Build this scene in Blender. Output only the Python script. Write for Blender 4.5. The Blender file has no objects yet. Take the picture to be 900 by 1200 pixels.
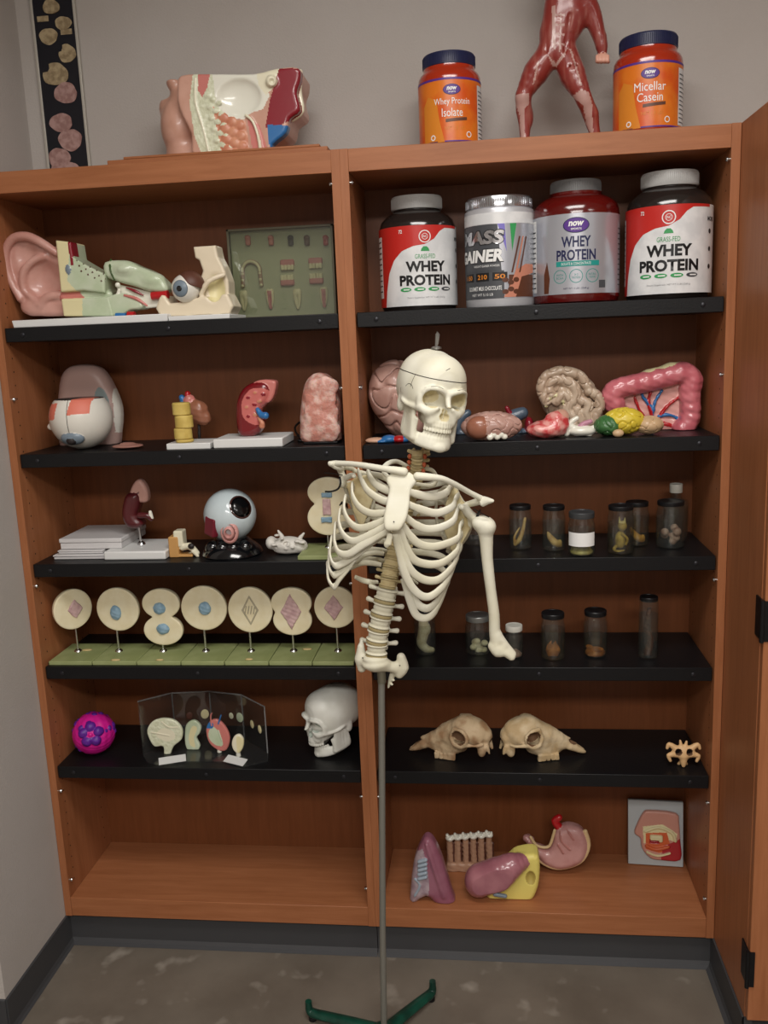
import bpy, bmesh, math, random
import numpy as np
from mathutils import Vector, Matrix, Euler
from mathutils.bvhtree import BVHTree
R_ = math.radians
random.seed(7)
COL = bpy.context.scene.collection

# ---------------------------------------------------------------- camera model (solved from the bookcase's edges)
FPX = 1043.4
CAMP = np.array([1.2466, -2.2044, 1.7195])
def _cam_rot():
    v = np.array([0.1956, 0.1131, -0.0299]); t = np.linalg.norm(v); k = v / t
    K = np.array([[0, -k[2], k[1]], [k[2], 0, -k[0]], [-k[1], k[0], 0]])
    return (np.eye(3) + math.sin(t) * K + (1 - math.cos(t)) * K @ K) @ np.array([[1, 0, 0], [0, 0, -1], [0, 1, 0]], float)
CR = _cam_rot()
def at(px, py, Y):
    d = CR.T @ np.array([(px - 450) / FPX, (py - 600) / FPX, 1.0])
    return Vector(CAMP + d * (Y - CAMP[1]) / d[1])

# ---------------------------------------------------------------- materials
def lin(c):
    def f(u):
        u /= 255.0
        return u / 12.92 if u <= .04045 else ((u + .055) / 1.055) ** 2.4
    return (f(c[0]), f(c[1]), f(c[2]), 1.0)
_M = {}
def mat(name, col, rough=.5, metal=0.0, var=None, vs=8.0, vlo=.4, vhi=.6, bump=0.0, bs=60.0, trans=0.0, ior=1.45, coat=0.0, stretch=None, sss=0.0, spec=.5, emis=0.0, alpha=1.0):
    if name in _M: return _M[name]
    m = bpy.data.materials.new(name); m.use_nodes = True; _M[name] = m
    nt = m.node_tree; b = nt.nodes['Principled BSDF']; b.inputs['Base Color'].default_value = lin(col)
    b.inputs['Roughness'].default_value = rough; b.inputs['Metallic'].default_value = metal
    b.inputs['Transmission Weight'].default_value = trans; b.inputs['IOR'].default_value = ior
    b.inputs['Coat Weight'].default_value = coat; b.inputs['Coat Roughness'].default_value = .12
    b.inputs['Specular IOR Level'].default_value = spec; b.inputs['Alpha'].default_value = alpha
    if sss: b.inputs['Subsurface Weight'].default_value = sss; b.inputs['Subsurface Scale'].default_value = .01
    if emis: b.inputs['Emission Color'].default_value = lin(col); b.inputs['Emission Strength'].default_value = emis
    if var or bump:
        tc = nt.nodes.new('ShaderNodeTexCoord'); mp = nt.nodes.new('ShaderNodeMapping')
        nt.links.new(tc.outputs['Object'], mp.inputs['Vector'])
        if stretch: mp.inputs['Scale'].default_value = stretch
    if var:
        n = nt.nodes.new('ShaderNodeTexNoise'); n.inputs['Scale'].default_value = vs; n.inputs['Detail'].default_value = 5
        nt.links.new(mp.outputs[0], n.inputs['Vector'])
        r = nt.nodes.new('ShaderNodeValToRGB'); r.color_ramp.elements[0].position = vlo; r.color_ramp.elements[1].position = vhi
        r.color_ramp.elements[0].color = lin(col); r.color_ramp.elements[1].color = lin(var)
        nt.links.new(n.outputs['Fac'], r.inputs['Fac']); nt.links.new(r.outputs['Color'], b.inputs['Base Color'])
    if bump:
        n2 = nt.nodes.new('ShaderNodeTexNoise'); n2.inputs['Scale'].default_value = bs; n2.inputs['Detail'].default_value = 4
        nt.links.new(mp.outputs[0], n2.inputs['Vector'])
        bp = nt.nodes.new('ShaderNodeBump'); bp.inputs['Strength'].default_value = bump; bp.inputs['Distance'].default_value = .004
        nt.links.new(n2.outputs['Fac'], bp.inputs['Height']); nt.links.new(bp.outputs[0], b.inputs['Normal'])
    return m
def glass(name, col=(255, 255, 255), rough=.02, ior=1.35):
    return mat(name, col, rough, trans=1.0, ior=ior)
def clear(name, col=(235, 240, 238), a=.12, rough=.05):
    """thin clear plastic or glass wall: a fixed mix of see-through and glossy"""
    if name in _M: return _M[name]
    m = bpy.data.materials.new(name); m.use_nodes = True; _M[name] = m
    nt = m.node_tree; out = nt.nodes['Material Output']; nt.nodes.remove(nt.nodes['Principled BSDF'])
    t = nt.nodes.new('ShaderNodeBsdfTransparent'); t.inputs[0].default_value = lin(col)
    g = nt.nodes.new('ShaderNodeBsdfGlossy'); g.inputs['Roughness'].default_value = rough
    d = nt.nodes.new('ShaderNodeBsdfDiffuse'); d.inputs[0].default_value = (.5, .5, .5, 1)
    fr = nt.nodes.new('ShaderNodeLayerWeight'); fr.inputs[0].default_value = .35
    pw = nt.nodes.new('ShaderNodeMath'); pw.operation = 'POWER'; pw.inputs[1].default_value = 3; nt.links.new(fr.outputs['Facing'], pw.inputs[0])
    ad = nt.nodes.new('ShaderNodeMath'); ad.operation = 'MULTIPLY_ADD'; ad.inputs[1].default_value = .55; ad.inputs[2].default_value = .07; nt.links.new(pw.outputs[0], ad.inputs[0])
    m1 = nt.nodes.new('ShaderNodeMixShader'); m1.inputs[0].default_value = a * .45
    nt.links.new(t.outputs[0], m1.inputs[1]); nt.links.new(d.outputs[0], m1.inputs[2])
    m2 = nt.nodes.new('ShaderNodeMixShader')
    nt.links.new(ad.outputs[0], m2.inputs[0]); nt.links.new(m1.outputs[0], m2.inputs[1]); nt.links.new(g.outputs[0], m2.inputs[2])
    nt.links.new(m2.outputs[0], out.inputs[0])
    return m

# ---------------------------------------------------------------- objects
def wm(o):
    m = o.matrix_basis.copy()
    while o.parent: o = o.parent; m = o.matrix_basis @ m
    return m
def tag(o, label=None, cat=None, group=None, kind=None):
    if label: o['label'] = label
    if cat: o['category'] = cat
    if group: o['group'] = group
    if kind: o['kind'] = kind
    return o
def thing(name, loc, label, cat, rz=0, group=None):
    o = bpy.data.objects.new(name, None); COL.objects.link(o); o.empty_display_size = .03
    o.location = loc; o.rotation_euler = (0, 0, R_(rz))
    return tag(o, label, cat, group)
def mesh_of(name, v, f, mats, mi=None, sharp=40):
    me = bpy.data.meshes.new(name)
    me.from_pydata([tuple(map(float, p)) for p in v] if not isinstance(v, np.ndarray) else v.tolist(), [], f if not isinstance(f, np.ndarray) else f.tolist())
    for m in (mats if isinstance(mats, (list, tuple)) else [mats]): me.materials.append(m)
    if mi is not None and len(mi) == len(me.polygons): me.polygons.foreach_set('material_index', np.asarray(mi, dtype=np.int32))
    me.polygons.foreach_set('use_smooth', np.ones(len(me.polygons), dtype=bool))
    if sharp: me.set_sharp_from_angle(angle=R_(sharp))
    me.update(); return me
def link(name, me, parent=None, world=False, bevel=0, label=None):
    o = bpy.data.objects.new(name, me); COL.objects.link(o)
    if parent is not None:
        o.parent = parent
        if world: me.transform(wm(parent).inverted())
    if bevel:
        b = o.modifiers.new('Bevel', 'BEVEL'); b.width = bevel; b.segments = 2; b.limit_method = 'ANGLE'; b.angle_limit = R_(50)
    if label: o['label'] = label
    return o
def copy_tree(o, parent=None):
    c = o.copy(); COL.objects.link(c); c.parent = parent
    for ch in [x for x in bpy.data.objects if x.parent == o]: copy_tree(ch, c)
    return c
def spline(pts, n=8, closed=False):
    P = [Vector(p) for p in pts]; out = []
    N = len(P); rng = N if closed else N - 1
    for i in range(rng):
        if closed: a, b, c, d = P[i - 1], P[i], P[(i + 1) % N], P[(i + 2) % N]
        else: a, b, c, d = P[max(i - 1, 0)], P[i], P[i + 1], P[min(i + 2, N - 1)]
        for k in range(n):
            t = k / n
            out.append(.5 * ((2 * b) + (c - a) * t + (2 * a - 5 * b + 4 * c - d) * t * t + (3 * b - a - 3 * c + d) * t ** 3))
    if not closed: out.append(P[-1])
    return out
def interp(vals, n):
    return list(np.interp(np.linspace(0, 1, n), np.linspace(0, 1, len(vals)), vals))

class G:
    """collects shapes that become ONE mesh object"""
    def __init__(s): s.v = []; s.f = []; s.mi = []; s.cur = 0; s.M = Matrix()
    def mt(s, i): s.cur = i; return s
    def add(s, v, f):
        b = len(s.v); s.v += [s.M @ Vector(p) for p in v]
        for q in f: s.f.append([b + i for i in q]); s.mi.append(s.cur)
        return s
    def box(s, x0, x1, y0, y1, z0, z1):
        v = [(x0, y0, z0), (x1, y0, z0), (x1, y1, z0), (x0, y1, z0), (x0, y0, z1), (x1, y0, z1), (x1, y1, z1), (x0, y1, z1)]
        return s.add(v, [(0, 3, 2, 1), (4, 5, 6, 7), (0, 1, 5, 4), (1, 2, 6, 5), (2, 3, 7, 6), (3, 0, 4, 7)])
    def lathe(s, prof, seg=32, c=(0, 0, 0), sx=1, sy=1, M=None):
        v = []; f = []; n = len(prof)
        for r, z in prof:
            for k in range(seg):
                a = 2 * math.pi * k / seg; p = Vector((c[0] + r * sx * math.cos(a), c[1] + r * sy * math.sin(a), c[2] + z))
                v.append(M @ p if M else p)
        for i in range(n - 1):
            for k in range(seg):
                f.append((i * seg + k, i * seg + (k + 1) % seg, (i + 1) * seg + (k + 1) % seg, (i + 1) * seg + k))
        if prof[0][0] > 1e-5: f.append(tuple(reversed(range(seg))))
        if prof[-1][0] > 1e-5: f.append(tuple((n - 1) * seg + k for k in range(seg)))
        return s.add(v, f)
    def tube(s, pts, r, seg=10, flat=1.0, norms=None, cap=True):
        P = [Vector(p) for p in pts]; n = len(P)
        rr = r if isinstance(r, (list, tuple)) else [r, r]
        rr = interp(rr, n); ff = interp(flat if isinstance(flat, (list, tuple)) else [flat, flat], n)
        v = []; f = []; up = None
        for i in range(n):
            t = (P[min(i + 1, n - 1)] - P[max(i - 1, 0)]).normalized()
            if norms: u = Vector(norms[i]); u = (u - t * u.dot(t)).normalized()
            else:
                if up is None: up = Vector((0, 0, 1)) if abs(t.z) < .9 else Vector((0, 1, 0))
                u = (up - t * up.dot(t)).normalized(); up = u
            w = t.cross(u)
            for k in range(seg):
                a = 2 * math.pi * k / seg
                v.append(P[i] + u * (math.cos(a) * rr[i] * ff[i]) + w * (math.sin(a) * rr[i]))
        for i in range(n - 1):
            for k in range(seg):
                f.append((i * seg + k, i * seg + (k + 1) % seg, (i + 1) * seg + (k + 1) % seg, (i + 1) * seg + k))
        if cap: f.append(tuple(reversed(range(seg)))); f.append(tuple((n - 1) * seg + k for k in range(seg)))
        return s.add(v, f)
    def ell(s, c, r, seg=20, rings=12, M=None):
        v = []; f = []
        for i in range(rings + 1):
            th = math.pi * i / rings
            for k in range(seg):
                a = 2 * math.pi * k / seg
                p = Vector((r[0] * math.sin(th) * math.cos(a), r[1] * math.sin(th) * math.sin(a), -r[2] * math.cos(th)))
                if M: p = M @ p
                v.append(p + Vector(c))
        for i in range(rings):
            for k in range(seg):
                f.append((i * seg + k, i * seg + (k + 1) % seg, (i + 1) * seg + (k + 1) % seg, (i + 1) * seg + k))
        return s.add(v, f)
    def prism(s, poly, y0, y1, M=None):
        """outline in (x, z), thick from y0 (front) to y1"""
        n = len(poly); v = [(p[0], y0, p[1]) for p in poly] + [(p[0], y1, p[1]) for p in poly]
        if M: v = [M @ Vector(p) for p in v]
        area = sum(poly[i][0] * poly[(i + 1) % n][1] - poly[(i + 1) % n][0] * poly[i][1] for i in range(n))
        fr = list(range(n)); bk = list(reversed(range(n, 2 * n)))
        sd = [(i, n + i, n + (i + 1) % n, (i + 1) % n) for i in range(n)]
        if area < 0: fr.reverse(); bk.reverse(); sd = [tuple(reversed(q)) for q in sd]
        return s.add(v, [tuple(fr), tuple(bk)] + sd)
    def build(s, name, mats, parent=None, world=False, bevel=0, label=None, sharp=40, loc=None):
        me = mesh_of(name, [tuple(p) for p in s.v], s.f, mats, s.mi, sharp)
        o = link(name, me, parent, world, bevel, label)
        if loc: o.location = loc
        return o

# ---------------------------------------------------------------- signed distance modelling
def rotm(rot): return np.array(Euler([R_(a) for a in rot]).to_matrix())
class SDF:
    def __init__(s, lo, hi, res):
        s.lo = np.array(lo, float); s.res = res
        n = np.ceil((np.array(hi) - s.lo) / res).astype(int) + 1
        s.ax = [s.lo[i] + res * np.arange(n[i]) for i in range(3)]
        s.D = np.full(n, 9.0, dtype=np.float32); s.C = np.zeros(n, dtype=np.int8)
    def _sl(s, lo, hi, m):
        o = []
        for i in range(3):
            a = int(max(0, math.floor((lo[i] - m - s.lo[i]) / s.res))); b = int(min(len(s.ax[i]), math.ceil((hi[i] + m - s.lo[i]) / s.res) + 1))
            o.append(slice(a, max(b, a)))
        return tuple(o)
    def _g(s, sl): return np.meshgrid(s.ax[0][sl[0]], s.ax[1][sl[1]], s.ax[2][sl[2]], indexing='ij')
    def _do(s, sl, d, op, k, c):
        a = s.D[sl]; d = d.astype(np.float32)
        if op == 'u':
            if k: h = np.clip(.5 + .5 * (d - a) / k, 0, 1); r = d * (1 - h) + a * h - k * h * (1 - h)
            else: r = np.minimum(a, d)
            if c is not None: s.C[sl] = np.where(d < a, c, s.C[sl])
        else:
            e = -d if op == 's' else d
            if k: h = np.clip(.5 - .5 * (e - a) / k, 0, 1); r = e * (1 - h) + a * h + k * h * (1 - h)
            else: r = np.maximum(a, e)
            if c is not None: s.C[sl] = np.where(e > a - s.res * .7, c, s.C[sl])
        s.D[sl] = r
    def ell(s, c, r, op='u', k=0.0, m=None, rot=None, col=None):
        m = col if m is None else m
        if m is None and op == 'u': m = 0
        rm = max(r); sl = s._sl([c[i] - (rm if rot else r[i]) for i in range(3)], [c[i] + (rm if rot else r[i]) for i in range(3)], k + 2 * s.res)
        X, Y, Z = s._g(sl); X = X - c[0]; Y = Y - c[1]; Z = Z - c[2]
        if rot:
            A = rotm(rot).T
            X, Y, Z = A[0, 0] * X + A[0, 1] * Y + A[0, 2] * Z, A[1, 0] * X + A[1, 1] * Y + A[1, 2] * Z, A[2, 0] * X + A[2, 1] * Y + A[2, 2] * Z
        k0 = np.sqrt((X / r[0]) ** 2 + (Y / r[1]) ** 2 + (Z / r[2]) ** 2); k1 = np.sqrt((X / r[0] ** 2) ** 2 + (Y / r[1] ** 2) ** 2 + (Z / r[2] ** 2) ** 2) + 1e-9
        s._do(sl, k0 * (k0 - 1) / k1, op, k, m); return s
    def cap(s, a, b, ra, rb=None, op='u', k=0.0, m=None):
        if m is None and op == 'u': m = 0
        rb = ra if rb is None else rb; a = np.array(a, float); b = np.array(b, float); rm = max(ra, rb)
        sl = s._sl(np.minimum(a, b) - rm, np.maximum(a, b) + rm, k + 2 * s.res); X, Y, Z = s._g(sl); d = b - a
        L = max(d @ d, 1e-12); t = np.clip(((X - a[0]) * d[0] + (Y - a[1]) * d[1] + (Z - a[2]) * d[2]) / L, 0, 1)
        s._do(sl, np.sqrt((X - a[0] - t * d[0]) ** 2 + (Y - a[1] - t * d[1]) ** 2 + (Z - a[2] - t * d[2]) ** 2) - (ra + (rb - ra) * t), op, k, m); return s
    def chain(s, pts, rr, op='u', k=0.0, m=None):
        if m is None and op == 'u': m = 0
        rr = rr if isinstance(rr, (list, tuple)) else [rr] * len(pts); P = np.array([tuple(p) for p in pts], float)
        if len(P) > 2:
            Q = spline([tuple(p) for p in P], 3); q = np.linspace(0, len(P) - 1, len(Q)); rr = list(np.interp(q, np.arange(len(rr)) * (len(P) - 1) / (len(rr) - 1), rr)); P = np.array([tuple(p) for p in Q])
        else: rr = interp(rr, len(P))
        rm = max(rr); sl = s._sl(P.min(0) - rm, P.max(0) + rm, k + 2 * s.res); X, Y, Z = s._g(sl); best = None
        for i in range(len(P) - 1):
            a, b = P[i], P[i + 1]; d = b - a; L = max(d @ d, 1e-12)
            t = np.clip(((X - a[0]) * d[0] + (Y - a[1]) * d[1] + (Z - a[2]) * d[2]) / L, 0, 1)
            e = np.sqrt((X - a[0] - t * d[0]) ** 2 + (Y - a[1] - t * d[1]) ** 2 + (Z - a[2] - t * d[2]) ** 2) - (rr[i] + (rr[i + 1] - rr[i]) * t)
            best = e if best is None else np.minimum(best, e)
        s._do(sl, best, op, k, m); return s
    def box(s, c, h, op='u', k=0.0, m=None, rot=None, r=0.0):
        if m is None and op == 'u': m = 0
        rm = float(np.linalg.norm(h)); hh = [rm] * 3 if rot else h
        sl = s._sl([c[i] - hh[i] for i in range(3)], [c[i] + hh[i] for i in range(3)], k + 2 * s.res); X, Y, Z = s._g(sl); X = X - c[0]; Y = Y - c[1]; Z = Z - c[2]
        if rot:
            A = rotm(rot).T
            X, Y, Z = A[0, 0] * X + A[0, 1] * Y + A[0, 2] * Z, A[1, 0] * X + A[1, 1] * Y + A[1, 2] * Z, A[2, 0] * X + A[2, 1] * Y + A[2, 2] * Z
        qx = abs(X) - h[0] + r; qy = abs(Y) - h[1] + r; qz = abs(Z) - h[2] + r
        d = np.sqrt(np.maximum(qx, 0) ** 2 + np.maximum(qy, 0) ** 2 + np.maximum(qz, 0) ** 2) + np.minimum(np.maximum(qx, np.maximum(qy, qz)), 0) - r
        s._do(sl, d, op, k, m); return s
    def cut(s, p, n, k=0.0, m=None):
        """keep the side the normal n points away from"""
        n = np.array(n, float); n /= np.linalg.norm(n); sl = (slice(None),) * 3; X, Y, Z = s._g(sl)
        s._do(sl, (X - p[0]) * n[0] + (Y - p[1]) * n[1] + (Z - p[2]) * n[2], 'i', k, m); return s
    def extr(s, poly, y0, y1, op='u', k=0.0, m=None, r=0.0):
        """outline in (x, z) between two depths"""
        if m is None and op == 'u': m = 0
        P = np.array(poly, float); sl = s._sl([P[:, 0].min(), y0, P[:, 1].min()], [P[:, 0].max(), y1, P[:, 1].max()], k + 2 * s.res)
        X, Z = np.meshgrid(s.ax[0][sl[0]], s.ax[2][sl[2]], indexing='ij'); d = np.full(X.shape, 1e9); ins = np.zeros(X.shape, bool)
        for i in range(len(P)):
            a = P[i - 1]; b = P[i]; e = b - a; t = np.clip(((X - a[0]) * e[0] + (Z - a[1]) * e[1]) / max(e @ e, 1e-12), 0, 1)
            d = np.minimum(d, (X - a[0] - t * e[0]) ** 2 + (Z - a[1] - t * e[1]) ** 2)
            if a[1] != b[1]:
                q = ((a[1] > Z) != (b[1] > Z)) & (X < (b[0] - a[0]) * (Z - a[1]) / (b[1] - a[1]) + a[0]); ins ^= q
        d = np.sqrt(d) * np.where(ins, -1, 1) + r; Y = s.ax[1][sl[1]]; dy = np.abs(Y - (y0 + y1) / 2) - (y1 - y0) / 2 + r
        A = d[:, None, :]; B = dy[None, :, None] + 0 * A
        A = A + 0 * B
        s._do(sl, np.sqrt(np.maximum(A, 0) ** 2 + np.maximum(B, 0) ** 2) + np.minimum(np.maximum(A, B), 0) - r, op, k, m); return s
    def warp(s, fn):
        X, Y, Z = s._g((slice(None),) * 3); s.D = s.D + fn(X, Y, Z).astype(np.float32); return s
    def noise(s, amp, sc, seed=0):
        return s.warp(lambda X, Y, Z: amp * (np.sin(X * sc + seed) * np.sin(Y * sc * 1.1 + 1.3 * seed) + np.sin((X + Z) * sc * .9 + 2 + seed) * np.sin((Y - Z) * sc * 1.2 + seed)) * .6)
    def gyri(s, amp, sc, seed=0, w=.012):
        def fn(X, Y, Z):
            a = X + w * np.sin(Y * sc * .8 + seed) + w * .7 * np.sin(Z * sc * 1.1 + 1 + seed)
            b = Y + w * np.sin(Z * sc * .9 + 2 * seed) + w * .7 * np.sin(X * sc * 1.2 + 2)
            c = Z + w * np.sin(X * sc * .85 + 3 + seed) + w * .7 * np.sin(Y * sc + 4)
            g = np.sin(a * sc) + np.sin(b * sc) + np.sin(c * sc)
            return amp * (np.exp(-(g / .35) ** 2))
        return s.warp(fn)
    def paint(s, fn, m):
        X, Y, Z = s._g((slice(None),) * 3); s.C = np.where(fn(X, Y, Z), m, s.C).astype(np.int8); return s
    def paintp(s, poly, m, y0=-9, y1=9):
        P = np.array(poly, float); X, Z = np.meshgrid(s.ax[0], s.ax[2], indexing='ij'); ins = np.zeros(X.shape, bool)
        for i in range(len(P)):
            a = P[i - 1]; b = P[i]
            if a[1] != b[1]: ins ^= ((a[1] > Z) != (b[1] > Z)) & (X < (b[0] - a[0]) * (Z - a[1]) / (b[1] - a[1]) + a[0])
        yy = (s.ax[1] >= y0) & (s.ax[1] <= y1); M = ins[:, None, :] & yy[None, :, None]
        s.C = np.where(M, m, s.C).astype(np.int8); return s
    def data(s):
        D = s.D.copy(); D[0] = D[-1] = 9; D[:, 0] = D[:, -1] = 9; D[:, :, 0] = D[:, :, -1] = 9
        D = np.clip(D, -3 * s.res, 3 * s.res); S = D < 0; n = np.array(D.shape) - 1
        cnt = np.zeros(n); pos = np.zeros(tuple(n) + (3,)); off = [(a, b, c) for a in (0, 1) for b in (0, 1) for c in (0, 1)]
        def sub(A, o): return A[o[0]:o[0] + n[0], o[1]:o[1] + n[1], o[2]:o[2] + n[2]]
        for ax in range(3):
            for o in off:
                if o[ax]: continue
                o2 = tuple(o[i] + (i == ax) for i in range(3)); a = sub(D, o); b = sub(D, o2); x = sub(S, o) != sub(S, o2)
                t = np.where(x, a / np.where(x, a - b, 1), 0); cnt += x
                for i in range(3): pos[..., i] += np.where(x, o[i] + (t if i == ax else 0), 0)
        act = cnt > 0; idx = -np.ones(n, dtype=int); idx[act] = np.arange(act.sum())
        ijk = np.argwhere(act); V = s.lo + (ijk + pos[act] / cnt[act][:, None]) * s.res
        F = []; mi = []
        for ax in range(3):
            u, w = (ax + 1) % 3, (ax + 2) % 3; sl0 = [slice(None)] * 3; sl1 = [slice(None)] * 3; sl0[ax] = slice(0, -1); sl1[ax] = slice(1, None)
            A = S[tuple(sl0)]; B = S[tuple(sl1)]; e = np.argwhere(A != B)
            inside = A[tuple(e.T)]; q = []
            for du, dw in ((0, 0), (1, 0), (1, 1), (0, 1)):
                c = e.copy(); c[:, u] -= du; c[:, w] -= dw; q.append(idx[tuple(c.T)])
            q = np.array(q).T; q[~inside] = q[~inside][:, ::-1]
            F.append(q[:, ::-1] if False else q)
            ei = e.copy(); ei[:, ax] += ~inside; mi.append(s.C[tuple(ei.T)])
        F = np.concatenate(F); mi = np.concatenate(mi)
        # orient outward: du/dw order above walks clockwise seen from the +axis side, so flip once
        return V, F[:, ::-1], mi
    def build(s, name, mats, parent=None, world=False, label=None, smooth=1, loc=None):
        V, F, mi = s.data()
        for _ in range(smooth):
            acc = np.zeros_like(V); c = np.zeros(len(V))
            for i in range(4):
                j = (i + 1) % 4; np.add.at(acc, F[:, i], V[F[:, j]]); np.add.at(acc, F[:, j], V[F[:, i]]); np.add.at(c, F[:, i], 1); np.add.at(c, F[:, j], 1)
            V = V * .5 + .5 * acc / np.maximum(c, 1)[:, None]
        mats = mats if isinstance(mats, (list, tuple)) else [mats]
        me = mesh_of(name, V, F, mats, np.clip(mi, 0, len(mats) - 1), 0)
        s.V, s.F = V, F
        o = link(name, me, parent, world, 0, label)
        if loc: o.location = loc
        return o
def surf(V, F):
    """for laying lines and patches onto a modelled surface"""
    return BVHTree.FromPolygons([tuple(p) for p in V.tolist()], F.tolist())
def drop(bvh, pts, d=(0, 1, 0), start=-.5, off=.0006):
    """pts in (x, z): cast along +Y from the front onto the surface"""
    out = []
    for x, z in pts:
        h = bvh.ray_cast(Vector((x, start, z)), Vector(d))
        if h[0] is not None: out.append(h[0] + h[1] * off)
    return out

# ---------------------------------------------------------------- lettering
_TX = {}
def text_geo(body, bold=0.0):
    key = (body, bold)
    if key not in _TX:
        cu = bpy.data.curves.new('lettering', 'FONT'); cu.body = body; cu.size = 1; cu.offset = bold; cu.resolution_u = 3; cu.align_x = 'CENTER'
        o = bpy.data.objects.new('lettering', cu); COL.objects.link(o); bpy.context.view_layer.update()
        me = bpy.data.meshes.new_from_object(o.evaluated_get(bpy.context.evaluated_depsgraph_get()))
        v = [(q.co.x, q.co.y) for q in me.vertices]; f = [tuple(p.vertices) for p in me.polygons]
        bpy.data.objects.remove(o); bpy.data.curves.remove(cu); bpy.data.meshes.remove(me)
        _TX[key] = (v, f)
    return _TX[key]
def fit_text(body, cx, cy, w, h, bold=.02, shear=0.0):
    v, f = text_geo(body, bold); xs = [p[0] for p in v]; ys = [p[1] for p in v]
    x0, x1, y0, y1 = min(xs), max(xs), min(ys), max(ys)
    return [(cx + ((p[0] - x0) / (x1 - x0) - .5) * w + shear * ((p[1] - y0) / (y1 - y0) - .5) * h, cy + ((p[1] - y0) / (y1 - y0) - .5) * h) for p in v], f
def disc2(cx, cy, rx, ry=None, n=28, a0=0, a1=360):
    ry = rx if ry is None else ry
    return [(cx + rx * math.cos(R_(a0 + (a1 - a0) * k / n)), cy + ry * math.sin(R_(a0 + (a1 - a0) * k / n))) for k in range(n if a1 - a0 == 360 else n + 1)]
def rect2(x0, x1, y0, y1): return [(x0, y0), (x1, y0), (x1, y1), (x0, y1)]
class Art:
    """flat printed artwork in layers; wrapped round a cylinder of radius R or laid on a plane"""
    def __init__(s): s.items = []
    def poly(s, pts, m, lv=0): s.items.append((pts, [tuple(range(len(pts)))], m, lv)); return s
    def ring(s, cx, cy, r0, r1, m, lv=0, n=28):
        a = disc2(cx, cy, r0, n=n); b = disc2(cx, cy, r1, n=n)
        s.items.append((a + b, [(k, (k + 1) % n, n + (k + 1) % n, n + k) for k in range(n)], m, lv)); return s
    def text(s, body, cx, cy, w, h, m, lv=0, bold=.02, shear=0): 
        v, f = fit_text(body, cx, cy, w, h, bold, shear); s.items.append((v, f, m, lv)); return s
    def build(s, name, mats, parent, R=None, a0=0.0, base=.0004, step=.0003, z0=0.0, world=False, label=None, M=None):
        bm = bmesh.new()
        for pts, faces, m, lv in s.items:
            b2 = bmesh.new(); vs = [b2.verts.new((p[0], p[1], 0)) for p in pts]
            for q in faces:
                try: b2.faces.new([vs[i] for i in q])
                except ValueError: pass
            bmesh.ops.triangulate(b2, faces=b2.faces[:])
            if R:
                xs = [p[0] for p in pts]; x = math.floor(min(xs) / (R * .12)) * R * .12 + R * .0437
                while x < max(xs):
                    bmesh.ops.bisect_plane(b2, geom=b2.verts[:] + b2.edges[:] + b2.faces[:], plane_co=(x, 0, 0), plane_no=(1, 0, 0)); x += R * .12
            mp = {}
            for v in b2.verts:
                r = base + step * lv
                if R: a = a0 + v.co.x / R; p = Vector(((R + r) * math.sin(a), -(R + r) * math.cos(a), z0 + v.co.y))
                else: p = Vector((v.co.x, -r, z0 + v.co.y))
                mp[v] = bm.verts.new(M @ p if M else p)
            for q in b2.faces:
                try:
                    nf = bm.faces.new([mp[v] for v in q.verts]); nf.material_index = m
                except ValueError: pass
            b2.free()
        me = bpy.data.meshes.new(name); bm.normal_update()
        for q in bm.faces:
            n = q.normal; c = q.calc_center_median()
            if not M and ((R and n.dot(Vector((c.x, c.y, 0))) < 0) or (not R and n.y > 0)): q.normal_flip()
        bm.to_mesh(me); bm.free()
        for q in me.polygons: q.use_smooth = bool(R)
        for q in mats: me.materials.append(q)
        return link(name, me, parent, world, 0, label)

def wp(pts, Y): return [(lambda q: (q.x, q.z))(at(a, b, Y)) for a, b in pts]
def sm(pts, n=4):
    return [(p[0], p[1]) for p in spline([(a, b, 0) for a, b in pts], n, closed=True)]
def canvas(x0, y0, x1, y1, Y, d0, d1, res=.002):
    """a modelling volume over an area of the shelf, depths Y-d0 to Y+d1"""
    q = [at(a, b, Y) for a in (x0, x1) for b in (y0, y1)]
    return SDF((min(p.x for p in q) - .012, Y - d0 - .008, min(p.z for p in q) - .012), (max(p.x for p in q) + .012, Y + d1 + .008, max(p.z for p in q) + .012), res)
def A(px, py, Y): return tuple(at(px, py, Y))
def A3(l): return [tuple(at(*q)) for q in l]
def footx(px, Y, z):
    """x of the point of depth Y and height z that stands in picture column px"""
    lo, hi = -400.0, 1800.0
    for _ in range(50):
        m = (lo + hi) / 2
        if at(px, m, Y).z > z: lo = m
        else: hi = m
    return at(px, lo, Y).x
def stand(name, px, Y, z, label, cat, group=None): return thing(name, (footx(px, Y, z), Y, z), label, cat, group=group)
# ================================================================ the room
W, H, D = 1.83, 2.16, .30
BACK = .31
def wall_mat(name, c1, c2):
    return mat(name, c1, .75, var=c2, vs=2.2, bump=.25, bs=190)
mwall = wall_mat('painted_wall', (184, 178, 173), (180, 173, 167))
mwall2 = wall_mat('painted_side_wall', (184, 178, 173), (180, 173, 167))
mrub = mat('rubber_base', (62, 62, 64), .55)
def struct(name, g, m, **k): o = g.build(name, m, **k); o['kind'] = 'structure'; return o
struct('wall_back', G().box(-1.2, 4.2, BACK, BACK + .1, 0, 3.0), mwall)
struct('wall_left', G().box(-1.2, 0, -.335, BACK, 0, 3.0), mwall2)
struct('wall_right', G().box(4.2, 4.3, -4.6, BACK, 0, 3.0), mwall)
struct('ceiling', G().box(-1.2, 4.2, -4.6, BACK, 3.0, 3.05), mat('ceiling_tile', (205, 203, 198), .9, bump=.4, bs=120))
struct('wall_far', G().box(-1.2, 4.2, -4.7, -4.6, 0, 3.0), mwall)
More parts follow.
